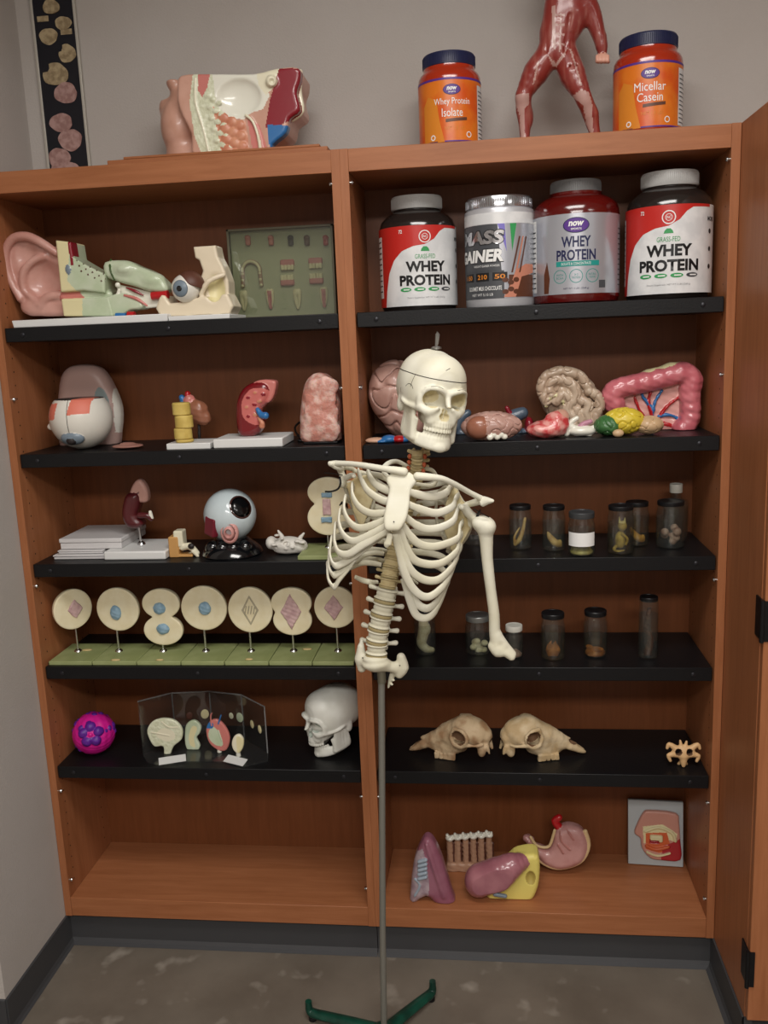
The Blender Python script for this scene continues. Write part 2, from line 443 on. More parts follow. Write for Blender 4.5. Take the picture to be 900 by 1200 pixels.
struct('wall_side', G().box(-1.3, -1.2, -4.7, BACK, 0, 3.0), mwall)
# polished concrete floor
mf = mat('polished_concrete', (100, 91, 81), .42)
nt = mf.node_tree; b = nt.nodes['Principled BSDF']
tc = nt.nodes.new('ShaderNodeTexCoord')
n1 = nt.nodes.new('ShaderNodeTexNoise'); n1.inputs['Scale'].default_value = 3.2; n1.inputs['Detail'].default_value = 6; n1.inputs['Roughness'].default_value = .6
r1 = nt.nodes.new('ShaderNodeValToRGB'); r1.color_ramp.elements[0].position = .32; r1.color_ramp.elements[1].position = .68
r1.color_ramp.elements[0].color = lin((96, 87, 77)); r1.color_ramp.elements[1].color = lin((116, 107, 96))
n2 = nt.nodes.new('ShaderNodeTexNoise'); n2.inputs['Scale'].default_value = 9; n2.inputs['Detail'].default_value = 3
r2 = nt.nodes.new('ShaderNodeValToRGB'); r2.color_ramp.elements[0].position = .60; r2.color_ramp.elements[1].position = .72
r2.color_ramp.elements[0].color = (0, 0, 0, 1); r2.color_ramp.elements[1].color = (.8, .8, .8, 1)
mx = nt.nodes.new('ShaderNodeMix'); mx.data_type = 'RGBA'; mx.inputs[7].default_value = lin((150, 142, 131))
for n in (n1, n2): nt.links.new(tc.outputs['Object'], n.inputs['Vector'])
nt.links.new(n1.outputs['Fac'], r1.inputs['Fac']); nt.links.new(n2.outputs['Fac'], r2.inputs['Fac'])
nt.links.new(r2.outputs['Color'], mx.inputs[0]); nt.links.new(r1.outputs['Color'], mx.inputs[6]); nt.links.new(mx.outputs[2], b.inputs['Base Color'])
struct('floor', G().box(-1.3, 4.3, -4.7, BACK + .1, -.05, 0), mf)
# rubber cove base
def cove(name, p0, p1, n, h=.1, t=.004, toe=.014):
    """p0 to p1 along the wall's foot, n points into the room"""
    p0 = Vector(p0); p1 = Vector(p1); n = Vector(n); prof = [(0, h), (t, h - .003), (t, .016), (t + .004, .006), (toe, 0.0005), (0, 0)]
    v = [p + n * a + Vector((0, 0, z)) for p in (p0, p1) for a, z in prof]; k = len(prof)
    g = G().add(v, [(i, (i + 1) % k, k + (i + 1) % k, k + i) for i in range(k)] + [tuple(range(k))[::-1], tuple(range(k, 2 * k))])
    return struct(name, g, mrub, sharp=20)
cove('baseboard_left', (0, -.335, 0), (0, .02, 0), (1, 0, 0))
cove('baseboard_front', (-1.2, -.335, 0), (0, -.335, 0), (0, -1, 0))

# ================================================================ bookcases
def wood(name, c1, c2, horiz=False, rough=.42):
    m = mat(name, c1, rough, spec=.35)
    nt = m.node_tree; b = nt.nodes['Principled BSDF']
    tc = nt.nodes.new('ShaderNodeTexCoord'); mp = nt.nodes.new('ShaderNodeMapping')
    mp.inputs['Scale'].default_value = (1.6, 22, 22) if horiz else (22, 22, 1.6)
    nt.links.new(tc.outputs['Object'], mp.inputs['Vector'])
    n = nt.nodes.new('ShaderNodeTexNoise'); n.inputs['Scale'].default_value = 3; n.inputs['Detail'].default_value = 8; n.inputs['Roughness'].default_value = .65; n.inputs['Distortion'].default_value = .5
    nt.links.new(mp.outputs[0], n.inputs['Vector'])
    r = nt.nodes.new('ShaderNodeValToRGB'); r.color_ramp.elements[0].position = .3; r.color_ramp.elements[1].position = .7
    r.color_ramp.elements[0].color = lin(c1); r.color_ramp.elements[1].color = lin(c2)
    nt.links.new(n.outputs['Fac'], r.inputs['Fac']); nt.links.new(r.outputs['Color'], b.inputs['Base Color'])
    bp = nt.nodes.new('ShaderNodeBump'); bp.inputs['Strength'].default_value = .08; bp.inputs['Distance'].default_value = .001
    nt.links.new(n.outputs['Fac'], bp.inputs['Height']); nt.links.new(bp.outputs[0], b.inputs['Normal'])
    return m
wv = wood('oak_veneer', (146, 90, 56), (166, 107, 71)); wh = wood('oak_veneer_crosswise', (146, 90, 56), (166, 107, 71), True)
wb = wood('oak_back_shaded', (108, 61, 33), (122, 71, 41))  # same oak, darkened to put the shelf interior's shade into the colour
mblk = mat('black_laminate', (17, 17, 19), .42, bump=.1, bs=200, spec=.35)
msteel = mat('bright_steel', (210, 210, 210), .25, 1.0)
mbolt = mat('dark_bolt', (48, 48, 52), .35, .6)
mhole = mat('peg_hole', (25, 14, 8), .9)
SH = [1.782, 1.455, 1.156, .864, .567]
def bookcase(x0, x1, label):
    t = thing('bookcase', (x0, 0, 0), label, 'bookcase', group='oak bookcases'); w = x1 - x0; s = .0205
    for a, bb in ((0, s), (w - s, w)):
        p = G().box(a, bb, 0, D, .1, H).build('side_panel', wv, t, bevel=.0004)
        h = G()
        for k in range(54):
            for yy in (.035, .25):
                z = .2 + k * .035; c = s if a == 0 else w - s; e = .0004 if a == 0 else -.0004
                h.add([(c + e, yy + .0025 * math.cos(q * 1.0472), z + .0025 * math.sin(q * 1.0472)) for q in range(6)], [(0, 1, 2, 3, 4, 5)])
        h.build('peg_holes', mhole, p)
    G().box(s, w - s, .0005, D - .002, H - .052, H - .0005).build('top_panel', wh, t, bevel=.0012)
    G().box(s, w - s, .0005, D - .002, .1005, .159).build('bottom_panel', wh, t, bevel=.0012)
    G().box(s, w - s, D - .008, D - .001, .159, H - .052).build('back_panel', wb, t)
    g = G().box(.001, w - .001, .024, D, 0, .1); g.build('toe_kick', mrub, t)
    v = [(a, y, z) for a in (.001, w - .001) for y, z in ((.02, .1), (.02, .016), (.015, .006), (.004, .0005), (.024, .0005), (.024, .1))]
    G().add(v, [(i, (i + 1) % 6, 6 + (i + 1) % 6, 6 + i) for i in range(6)]).build('cove_base', mrub, t, sharp=20)
    for i, z in enumerate(SH):
        g = G().box(s + .003, w - s - .003, .010, D - .012, z - .036, z)
        o = g.build('shelf', mblk, t, bevel=.0015)
        for xx in (s + .05, w / 2, w - s - .05):
            G().lathe([(.0055, 0), (.0055, .002), (.003, .0032), (0, .0034)], 12, M=Matrix.Translation((xx, .010, z - .018)) @ Matrix.Rotation(R_(90), 4, 'X')).build('bolt', mbolt, o)
    for z in (H - .075, 1.60, 1.095, .49, .21):
        for c, sg in ((s, 1), (w - s, -1)):
            G().lathe([(.0035, 0), (.0035, .004), (.0055, .005), (.004, .008), (0, .009)], 12, M=Matrix.Translation((c, .012, z)) @ Matrix.Rotation(R_(90 * sg), 4, 'Y')).build('shelf_pin', msteel, t)
    return t
bookcase(0.001, W / 2, 'tall oak bookcase beside the white side wall, filled with cell, eye and ear models')
bookcase(W / 2 + .0001, W, 'tall oak bookcase beside the door cabinet, holding the protein tubs and specimen jars')
# deep neighbouring cabinet
NF = -.281
t = thing('tall_cabinet', (W + .001, 0, 0), 'deep oak cabinet with black hinges projecting at the right edge', 'cabinet')
G().box(0, .02, NF, D, .1, H).build('side_panel', wv, t, bevel=.0012)
G().box(.02, .9, NF, D, H - .02, H).build('top_panel', wh, t)
G().box(.02, .9, NF, D, .1, .12).build('bottom_panel', wh, t)
G().box(.88, .9, NF, D, .12, H - .02).build('side_panel', wv, t)
G().box(.012, .9, NF + .06, D, 0, .1).build('toe_kick', mrub, t)
dr = G().box(.001, .45, NF - .021, NF - .002, .108, H - .006).build('door', wv, t, bevel=.0015)
for z in (.245, 1.09, 1.93):
    g = G().box(-.0035, .0, NF - .02, NF + .028, z - .045, z + .045).box(-.0035, .012, NF - .0245, NF - .021, z - .045, z + .045)
    g.tube([(-.004, NF - .0235, z - .047), (-.004, NF - .0235, z + .047)], .005, 10)
    g.build('hinge', mat('black_hinge', (22, 22, 24), .4, .4), dr)
G().box(.451, .899, NF - .021, NF - .002, .108, H - .006).build('door', wv, t, bevel=.0015)
v = [(x, y, z) for y in (NF, .02) for x, z in ((0, .1), (-.004, .098), (-.004, .016), (-.008, .006), (-.018, .0005), (0, .0005))]
G().add(v, [(i, (i + 1) % 6, 6 + (i + 1) % 6, 6 + i) for i in range(6)]).build('cove_base', mrub, t, sharp=20)
G().box(0.001, .02, NF + .001, D, 0, .1).build('base_side', mrub, t)

# ================================================================ camera and light
sc = bpy.context.scene
cd = bpy.data.cameras.new('camera'); cam = bpy.data.objects.new('camera', cd); COL.objects.link(cam); sc.camera = cam
cd.sensor_fit = 'VERTICAL'; cd.sensor_height = 36; cd.lens = FPX / 1200 * 36; cd.clip_start = .05
Mx = Matrix([[CR[0][i], -CR[1][i], -CR[2][i]] for i in range(3)]).to_4x4(); Mx.translation = Vector(CAMP.tolist()); cam.matrix_world = Mx
def area(loc, sx, sy, e, aim=None, col=(1, .965, .92)):
    l = bpy.data.lights.new('ceiling_light', 'AREA'); l.shape = 'RECTANGLE'; l.size = sx; l.size_y = sy; l.energy = e; l.color = col
    o = bpy.data.objects.new('ceiling_light', l); COL.objects.link(o); o.location = loc
    if aim: o.rotation_euler = (Vector(aim) - Vector(loc)).to_track_quat('-Z', 'Y').to_euler()
    return o
area((1.3, -1.3, 2.97), 1.2, .6, 20)
area((1.3, -3.4, 2.97), 1.8, .6, 58)
area((3.2, -2.4, 2.97), .6, .6, 8)
w = bpy.data.worlds.new('world'); sc.world = w; w.use_nodes = True
w.node_tree.nodes['Background'].inputs[0].default_value = (.9, .95, 1, 1); w.node_tree.nodes['Background'].inputs[1].default_value = .03
sc.view_settings.view_transform = 'Standard'; sc.view_settings.look = 'None'; sc.view_settings.gamma = 1; sc.view_settings.use_curve_mapping = False
sc.view_settings.exposure = 0.76
# ================================================================ anatomical skeleton on its rod
mbone = mat('skeleton_plastic', (222, 219, 202), .48, var=(212, 207, 184), vs=9, spec=.35)
mbone2 = mat('aged_bone_plastic', (205, 192, 152), .6, var=(184, 166, 122), vs=30)
mdisc = mat('spinal_disc', (166, 150, 108), .6)
minkl = mat('ink_line', (40, 36, 34), .7)
mrust = mat('rust_red_cord', (176, 84, 50), .6)
mrod = mat('grey_steel_rod', (128, 126, 118), .4, .35)
mgreen = mat('green_cast_iron', (18, 66, 52), .35, var=(12, 46, 36), vs=20)
mdark = mat('dark_wire', (45, 44, 44), .35, .9)
SK = thing('anatomical_skeleton', (.969, -.30, 0), 'life-size plastic human skeleton torso with one arm bone, on a steel rod', 'skeleton')
YS = -.30
# --- skull in its own frame: face towards -Y, chin at z = 0
def skull_sdf(res=.0016, jaw=False):
    s = SDF((-.083, -.122, -.008), (.083, .118, .222), res)
    if not jaw:
        s.ell((0, .016, .145), (.070, .091, .070)); s.ell((0, -.040, .152), (.058, .044, .055), k=.02); s.ell((0, .05, .115), (.058, .052, .05), k=.02)
        for e in (-1, 1):
            s.ell((e * .050, -.015, .115), (.019, .050, .036), k=.02)
            s.chain([(e * .006, -.086, .131), (e * .028, -.088, .1395), (e * .047, -.075, .134), (e * .0535, -.063, .112)], [.006, .0062, .0055, .0048], k=.008)
            s.chain([(e * .0535, -.062, .114), (e * .051, -.064, .094), (e * .036, -.078, .087), (e * .020, -.085, .096)], [.0055, .0095, .0085, .005], k=.008)
            s.chain([(e * .052, -.058, .090), (e * .066, -.03, .091), (e * .069, -.008, .095), (e * .062, .008, .097)], [.008, .0048, .0044, .006], k=.006)
            s.ell((e * .056, .024, .085), (.011, .014, .02), k=.01)
            s.chain([(e * .030, -.072, .085), (e * .024, -.076, .066)], [.011, .011], k=.012)
        s.ell((0, -.055, .070), (.036, .036, .025), k=.012)
        s.ell((0, -.064, .056), (.030, .030, .009), k=.006)
        s.ell((0, -.03, .085), (.03, .05, .02), k=.02)
        s.chain([(0, -.087, .125), (0, -.095, .110), (0, -.103, .102)], [.0065, .006, .0045], k=.006)
        for e in (-1, 1):
            s.ell((e * .0325, -.092, .1155), (.0182, .042, .0185), 's', k=.003, rot=(0, e * 8, -e * 10), m=1)
            s.ell((e * .062, -.045, .060), (.012, .03, .018), 's', k=.008)
        s.ell((0, -.102, .0795), (.0130, .028, .0095), 's', k=.002, m=1); s.ell((0, -.102, .090), (.0080, .026, .013), 's', k=.002, m=1)
        s.cap((0, -.080, .072), (0, -.084, .098), .0013, m=0)
        s.ell((0, .02, .055), (.05, .05, .022), 's', k=.01); s.ell((0, -.028, .066), (.030, .036, .018), k=.01)
        for i in range(14):
            a = (i - 6.5) / 6.5 * 1.3; x = .0325 * math.sin(a); y = -.055 - .040 * math.cos(a); w = .0040 if abs(i - 6.5) < 3 else .0046
            s.cap((x * .97, y + .003, .058), (x, y, .0455), .0030, w * .82, k=.0006)
            s.cap((x * .98, y + .003, .066), (x, y + .001, .057), .0030, k=.003)
    else:
        for i in range(14):
            a = (i - 6.5) / 6.5 * 1.3; x = .0305 * math.sin(a); y = -.054 - .037 * math.cos(a); w = .0036 if abs(i - 6.5) < 3 else .0044
            s.cap((x, y + .001, .027), (x, y, .0405), .0032, w * .82, k=.0006)
            s.cap((x, y + .001, .022), (x, y, .030), .003, k=.003)
        for z, r, q in ((.0105, .0085, 0), (.019, .0075, .0005), (.027, .006, .003)):
            s.chain([(-.050, .0, z + .020), (-.047, -.020, z + .008), (-.037, -.055 + q, z + .002), (-.020, -.083 + q, z), (0, -.090 + q, z - .001), (.020, -.083 + q, z), (.037, -.055 + q, z + .002), (.047, -.020, z + .008), (.050, .0, z + .020)], [r * .8, r * .9, r, r * .95, r, r * .95, r, r * .9, r * .8], k=.006)
        s.ell((0, -.095, .010), (.014, .007, .009), k=.006)
        for e in (-1, 1):
            s.box((e * .049, -.026, .046), (.0030, .030, .024), k=.008, r=.002, rot=(8, 0, 0))
            for a, b_ in ((.004, .002), (-.008, -.006), (-.020, -.016), (-.030, -.026), (-.038, -.034), (-.046, -.042)):
                s.chain([(e * .049, a - .004, .022), (e * .052, a, .05), (e * .054, b_, .082)], [.0065, .0048, .0042], k=.008)
    return s
def skull_marks(V, F, parent, M, cut=True, w=.0007):
    b = surf(V, F)
    def line(name, pts3, d):
        o = []
        for p in pts3:
            h = b.ray_cast(Vector(p), Vector(d))
            if h[0] is not None: o.append(h[0] + h[1] * .0002)
        if len(o) > 2:
            q = G().tube([M @ x for x in o], w, 5).build(name, minkl, parent)
    if cut:   # skull-cap seam, right round the head
        pts = []
        for k in range(73):
            a = 2 * math.pi * k / 72; h = b.ray_cast(Vector((0, 0, .160 - .0)), Vector((math.sin(a), -math.cos(a), -.02)))
            if h[0] is not None: pts.append(M @ (h[0] + h[1] * .0001))
        G().tube(pts, w * 1.3, 5).build('skull_cap_seam', minkl, parent)
    for e in (-1, 1):
        line('ink_mark', [(e * (.018 + .026 * t), -.2, .1415 + .003 * math.sin(t * 3.1)) for t in np.linspace(0, 1, 9)], (0, 1, 0))
    if cut:
        line('ink_mark', [(-.2, -.035 + .002 * t, .160 - .03 * t) for t in np.linspace(0, 1, 8)], (1, 0, 0))
        line('ink_mark', [(-.2, -.028 + .018 * math.cos(t), .118 + .018 * math.sin(t)) for t in np.linspace(.6, 2.6, 9)], (1, 0, 0))
        line('ink_mark', [(-.2, .012 + .0 * t, .110 + .011 * t) for t in np.linspace(0, 1, 5)], (1, 0, 0))
        line('ink_mark', [(-.012 + .010 * t, -.2, .180 + .006 * t) for t in np.linspace(0, 1, 5)], (0, 1, 0))
c = at(505, 466, YS - .01)
MS = Matrix.Translation(c) @ Euler((R_(2), R_(12.5), 0)).to_matrix().to_4x4() @ Matrix.Rotation(R_(29), 4, 'Z') @ Matrix.Scale(.925, 4) @ Matrix.Translation((0, .005, -.108))
RI = Matrix.Translation((-.969, .30, 0))
mbs = mat('skull_hollow', (206, 194, 156), .6)
def skull_parts(parent, M, marks=True):
    for nm, jaw in (('skull', False), ('jaw', True)):
        s = skull_sdf(jaw=jaw); o = s.build(nm, [mbone, mbs], parent)
        V = s.V.copy(); o.data.transform(M)
        if marks and not jaw: skull_marks(V, s.F, o, M)
    return o
skull_parts(SK, RI @ MS)
top = RI @ MS @ Vector((0, 0.012, .2145))
g = G().lathe([(.004, -.008), (.004, .002), (.011, .002), (.011, .006), (.006, .008), (0, .008)], 16, c=top)
g.tube([top + Vector((.000, 0, .006)), top + Vector((0.002, 0, .034))], .0032, 8)
g.tube([top + Vector((.0025, 0, .012)), top + Vector((.004, 0, .02)), top + Vector((.006, 0, .032)), top + Vector((.003, 0, .037)), top + Vector((0.001, 0, .03))], .0022, 8)
g.build('hanging_hook', mat('dull_steel', (165, 165, 160), .3, .9), SK)
# jaw spring (orange-red) behind the cheek
p = RI @ MS @ Vector((-.049, -.045, .062))
G().ell(p, (.005, .006, .012), 10, 8).build('jaw_spring', mrust, SK)
# --- spine
spine = [(489, 527, -.30), (489, 536, -.30), (488, 546, -.29), (486, 558, -.275), (481, 575, -.262), (476, 592, -.257), (471, 610, -.257), (467, 628, -.262), (463, 645, -.272), (459, 661, -.285), (456, 676, -.295), (453, 692, -.30), (449, 711, -.303), (445, 730, -.303), (442, 749, -.30), (441, 768, -.298)]
sp3 = [at(a, b_, y) for a, b_, y in spine]
path = spline(sp3, 12)
L = [0]
for i in range(1, len(path)): L.append(L[-1] + (path[i] - path[i - 1]).length)
def spt(s_):
    k = max(0, min(len(path) - 2, int(np.searchsorted(L, s_)) - 1)); t = (s_ - L[k]) / max(L[k + 1] - L[k], 1e-9)
    return path[k].lerp(path[k + 1], min(max(t, 0), 1)), (path[min(k + 2, len(path) - 1)] - path[max(k - 1, 0)]).normalized()
def vertebra_mesh(kind):
    w, d, h, tp = {'c': (.014, .010, .0068, .021), 't': (.0205, .016, .0098, .031), 'l': (.0255, .018, .0138, .039)}[kind]
    s = SDF((-.055, -.03, -.032), (.055, .07, .022), .0017)
    s.ell((0, 0, h * .72), (w, d, h * .32)); s.ell((0, 0, -h * .72), (w, d, h * .32)); s.ell((0, 0, 0), (w * .84, d * .84, h * 1.1), k=.003)
    for e in (-1, 1):
        s.cap((e * w * .55, d * .7, .002), (e * w * .7, d + .012, .002), .0042, k=.003)
        s.chain([(e * w * .7, d + .012, .002), (e * tp * .7, d + .013, .003), (e * tp, d + .016, .004)], [.005, .0045, .0062] if kind == 'l' else [.0045, .0034, .0045], k=.004)
        s.ell((e * w * .7, d + .014, h * .7), (.004, .004, .007), k=.003); s.ell((e * w * .7, d + .016, -h * .7), (.004, .004, .007), k=.003)
        s.cap((e * w * .7, d + .013, 0), (0, d + .022, 0), .0036, k=.003)
    if kind == 'l': s.box((0, d + .031, -.002), (.0032, .014, .010), k=.004, r=.002)
    else: s.cap((0, d + .02, 0), (0, d + .032, -.016), .0042, .0032, k=.004)
    V, F, mi = s.data(); return V, F
vm = {}
tot = L[-1]; nC, nT, nL = 4, 12, 5
cnts = [('c', .0178)] * 4 + [('t', .0232)] * 12 + [('l', .0345)] * 5
sc_ = tot / sum(x for _, x in cnts); pos = 0; vt = []
for kind, h in cnts:
    h *= sc_; p, t = spt(pos + h / 2); vt.append((kind, p, -t, h)); pos += h
for kind, p, t, h in vt:
    if kind not in vm: vm[kind] = {k: mesh_of('vertebra', *vertebra_mesh(kind), [mbone2 if kind != 'l' else mbone], sharp=0) for k in (0,)}
    o = bpy.data.objects.new('vertebra', vm[kind][0]); COL.objects.link(o); o.parent = SK
    y = Vector((0.03, 1, 0)); y = (y - t * y.dot(t)).normalized(); x = y.cross(t)
    M = Matrix((x, y, t)).transposed().to_4x4(); M.translation = p; o.matrix_basis = RI @ M
    w, d = {'c': (.0132, .0095), 't': (.0196, .0155), 'l': (.0250, .0178)}[kind]
    e = G().lathe([(.0, -h * .10), (w * .95, -h * .10), (w, 0), (w * .95, h * .10), (0, h * .10)], 20, sy=d / w).build('vertebral_disc', mdisc, SK)
    M2 = M.copy(); M2.translation = p - t * h * .5; e.matrix_basis = RI @ M2
    if kind == 'c':
        for sg in (-1, 1):
            G().ell(M @ Vector((sg * .0165, -.002, -.006)), (.0045, .0045, .006), 10, 8).build('nerve_root', mrust, SK, world=True)
def W(l): return [at(*q) for q in l]
mx_ = SDF  # short name
# --- sacral piece with two wings and the little spike
def wpart(name, lo, hi, res, fn, mats, label=None):
    s = SDF(lo, hi, res); fn(s); return s.build(name, mats, SK, world=True, label=label)
def f(s):
    a = at(440, 778, -.302); s.ell(a, (.030, .022, .012), rot=(0, -6, 0)); s.ell(a + Vector((0, 0, .012)), (.027, .019, .010), k=.004)
    l = W([(423, 758, -.285), (423, 772, -.285), (424, 783, -.285)]); s.chain(l, [.008, .013, .010], k=.006); s.cap(l[1], a, .010, .014, k=.012); s.cap(l[0], at(424, 750, -.28), .006, .004, k=.004)
    r = W([(470, 770, -.285), (473, 782, -.285), (468, 790, -.285)]); s.chain(r, [.010, .012, .010], k=.006); s.cap(at(462, 782, -.29), a, .012, .014, k=.014)
    s.chain(W([(462, 785, -.28), (458, 796, -.28), (455, 806, -.28)]), [.008, .006, .002], k=.006)
    for yy in (791, 797, 802): s.ell(at(463 - (yy - 791) * .35, yy, -.285), (.004, .004, .0028), k=.002)
    s.cut(at(424, 772, -.314), (-.25, -1, .05)) if False else None
a = at(446, 775, -.3)
wpart('sacrum', a - Vector((.075, .05, .075)), a + Vector((.075, .06, .065)), .0018, f, mbone)
for q in ((425, 771, -.31), (468.5, 780, -.31)):
    G().lathe([(.0018, 0), (0, .0008)], 8, M=Matrix.Translation(at(*q)) @ Matrix.Rotation(R_(90), 4, 'X')).build('screw_hole', minkl, SK, world=True)
# --- sternum
def f(s):
    rows = ((556, 458, 482), (561, 453, 488), (566, 454, 487), (571, 457, 482), (577, 456, 481), (584, 454, 480), (591, 453, 480), (598, 451.5, 478.5), (605, 450, 477), (611, 450, 474.5), (617, 450.5, 471), (622, 453, 467))
    for i in range(len(rows) - 1):
        for q_ in (0, .5):
            y_, l_, r_ = [rows[i][j] + (rows[i + 1][j] - rows[i][j]) * q_ for j in range(3)]; dz = -.405 - .036 * min(1, (y_ - 556) / 60)
            s.cap(at(l_ + 3, y_, dz), at(r_ - 3, y_, dz), .0048, k=.006)
    s.box(at(456, 632, -.435), (.0065, .003, .013), k=.004, r=.003, rot=(0, 12, 0)); s.ell(at(453, 638, -.434), (.006, .003, .008), k=.003)
a = at(464, 600, -.42)
wpart('sternum', a - Vector((.06, .035, .085)), a + Vector((.06, .05, .09)), .0018, f, mbone)
G().lathe([(.0016, 0), (0, .0008)], 8, M=Matrix.Translation(at(461.5, 611.5, -.4470)) @ Matrix.Rotation(R_(90), 4, 'X')).build('screw_hole', minkl, SK, world=True)
# --- ribs: traced front run (px, py) joined behind to the spine
TV = [v for v in vt if v[0] == 't']
def rib(i, side, front, yl, w=.0052):
    """front: from the side of the chest round to the breastbone; yl: depth there"""
    p, t = TV[i][1], TV[i][2]; sd = -1 if side == 'L' else 1
    n = len(front); ys = [yl[0] + (yl[1] - yl[0]) * (k / (n - 1)) ** .75 for k in range(n)]
    fr = [at(a, b_, y) for (a, b_), y in zip(front, ys)]
    q0 = p + Vector((sd * .014, .014, .002)); lat = fr[0]; dx = (lat.x - p.x)
    q1 = p + Vector((dx * .38, .045, -.004 + (lat.z - p.z) * .10)); q2 = p + Vector((dx * .80, .040, (lat.z - p.z) * .42))
    q3 = Vector((lat.x + (lat.x - p.x) * .03, (lat.y + q2.y) / 2 - .004, lat.z + (p.z - lat.z) * .28))
    pts = spline([q0, q1, q2, q3] + fr, 7)
    ctr = Vector((1.07, -.33, 0)); ns = []
    for x in pts: v = Vector(((x.x - ctr.x) * .62, (x.y - ctr.y) * 1.15, 0.0)); ns.append(v.normalized())
    m = len(pts); ww = [w * (1.0 if k / m < .55 else 1.12) * (.7 if k < 3 else 1) * (.85 if k > m - 6 else 1) for k in range(m)]
    G().tube(pts, ww, 10, flat=.42, norms=ns).build('rib', mbone, SK, world=True, sharp=0)
YL = (-.335, -.418)
LR = {1: [(431, 552), (434, 560), (441, 568), (452, 574), (463, 577)],
      2: [(420, 552), (424, 563), (430, 574), (440, 582), (450, 587), (461, 588)],
      3: [(413, 568), (413, 580), (419, 592), (428, 599), (440, 602), (458, 599)],
      4: [(405, 583), (403, 597), (409, 611), (420, 618.5), (434, 616.5), (455, 607)],
      5: [(399, 598), (397, 612), (402, 626), (413, 634), (429, 629), (454, 615)],
      6: [(393, 616), (392, 635), (397, 647.5), (409, 649), (426, 638), (456, 621)],
      7: [(388.5, 632), (386.5, 650), (392, 662.5), (402, 660), (417, 650), (437, 634), (457, 622)],
      8: [(386, 648), (385.5, 664), (390.5, 673.5), (398, 670.5), (410, 661), (421, 648)],
      9: [(384, 664), (385, 679), (391.5, 687.5), (398, 678), (408, 665), (415, 655)]}
RR = {1: [(528, 570), (522, 578), (507, 582.5), (492, 580), (476, 575)],
      2: [(534, 584), (530, 594), (513, 601), (496, 598), (476, 590)],
      3: [(536, 597), (531, 610.5), (513, 619), (494, 618.5), (474, 605)],
      4: [(539, 617), (537, 630), (522, 637.5), (504, 640.5), (487, 634.5), (471, 614)],
      5: [(538, 632), (535, 646), (518, 659.5), (497, 660.5), (481, 651), (468, 619)],
      6: [(537, 648), (530, 664), (513, 679.5), (493, 677.5), (477, 661), (464, 621)],
      7: [(533, 660), (526, 677), (516, 690.5), (502, 699.5), (488, 694), (475, 673), (462, 624)],
      8: [(527, 676), (519, 694), (511, 706), (500, 713), (488, 706), (479, 686), (470, 664)],
      9: [(523, 688), (516, 706), (507, 720), (497, 724.5), (487, 719.5), (480, 702), (473, 678)]}
for i, fr in LR.items(): rib(i, 'L', fr, (-.335, -.418) if i < 7 else (-.34, -.395) if i == 7 else (-.335, -.375), .0076)
for i, fr in RR.items(): rib(i, 'R', fr, (-.335, -.42) if i < 8 else (-.33, -.385), .0080)
def loose(pts, w=.0065):
    P = spline(W(pts), 8); ns = [Vector((x.x - 1.03, (x.y + .33), 0)).normalized() for x in P]
    G().tube(P, [w * .8, w, w, w * .7], 10, flat=.5, norms=ns).build('rib', mbone, SK, world=True, sharp=0)
loose([(452, 548, -.265), (445, 553, -.275), (453, 544, -.30), (467, 539, -.33), (478, 543, -.345)], .005) if False else None
loose([(480, 548, -.262), (466, 541, -.27), (455, 543, -.30), (449, 551, -.34), (456, 560, -.385)], .0055)
loose([(494, 549, -.262), (506, 551, -.27), (512, 560, -.30), (506, 569, -.35), (482, 566, -.39)], .0055)
loose([(447, 662, -.272), (436, 660, -.262), (424, 660, -.268), (411, 666, -.30)])
loose([(443, 682, -.28), (434, 682, -.266), (425, 680, -.27), (416, 676, -.29)])
loose([(450, 649, -.27), (438, 648, -.255), (426, 651, -.262), (416, 658, -.30), (409, 664, -.335)])
loose([(467, 672, -.28), (478, 676, -.27), (490, 684, -.28)], .004)
# --- collar bones
def f(s):
    s.chain(W([(473, 553, -.41), (462, 551, -.412), (448, 549, -.405), (430, 546, -.385), (410, 543.5, -.35), (392, 543, -.32)]), [.0095, .008, .0065, .0065, .006, .0065], k=.006)
a = at(430, 548, -.37)
wpart('collar_bone', a - Vector((.12, .07, .04)), a + Vector((.12, .09, .04)), .0018, f, mbone)
def f(s):
    s.chain(W([(489, 558, -.41), (502, 559, -.41), (518, 561, -.40), (534, 568, -.375), (550, 577, -.345), (564, 584, -.325)]), [.0085, .008, .0065, .006, .0058, .0062], k=.006)
a = at(526, 570, -.37)
wpart('collar_bone', a - Vector((.11, .07, .06)), a + Vector((.11, .08, .05)), .0018, f, mbone)
# --- shoulder blades
def f(s):
    # spine ridge ending in the flat acromion, socket, beak, and a thin blade behind the ribs
    s.chain(W([(388, 543, -.325), (393, 543.5, -.315), (401, 546, -.30), (414, 550, -.262)]), [.0075, .0085, .007, .005], k=.006)
    s.ell(at(396, 547, -.315), (.014, .012, .0075), k=.006, rot=(0, 20, 0)); s.chain(W([(397, 549, -.30), (401, 556, -.295), (402, 563, -.30)]), [.006, .007, .008], k=.006)
    s.ell(at(401, 565, -.305), (.008, .009, .013), k=.006); s.chain(W([(402, 562, -.30), (412, 557, -.33), (415, 558, -.345)]), [.007, .006, .005], k=.005)
    s.chain(W([(403, 566, -.295), (410, 585, -.25), (420, 612, -.222), (425, 628, -.218)]), [.0055, .005, .005, .005], k=.006)
    s.chain(W([(416, 552, -.26), (440, 560, -.225), (438, 590, -.215), (425, 628, -.218)]), [.005, .0035, .0035, .005], k=.005)
    for t in np.linspace(0, 1, 9):
        s.cap(at(404 + 20 * t, 566 + 60 * t, -.285 + .067 * min(1, t * 1.6)), at(436 - 10 * t, 562 + 64 * t, -.222 + .004 * t), .0040, .0036, k=.006)
a = at(413, 585, -.27)
f_l = f
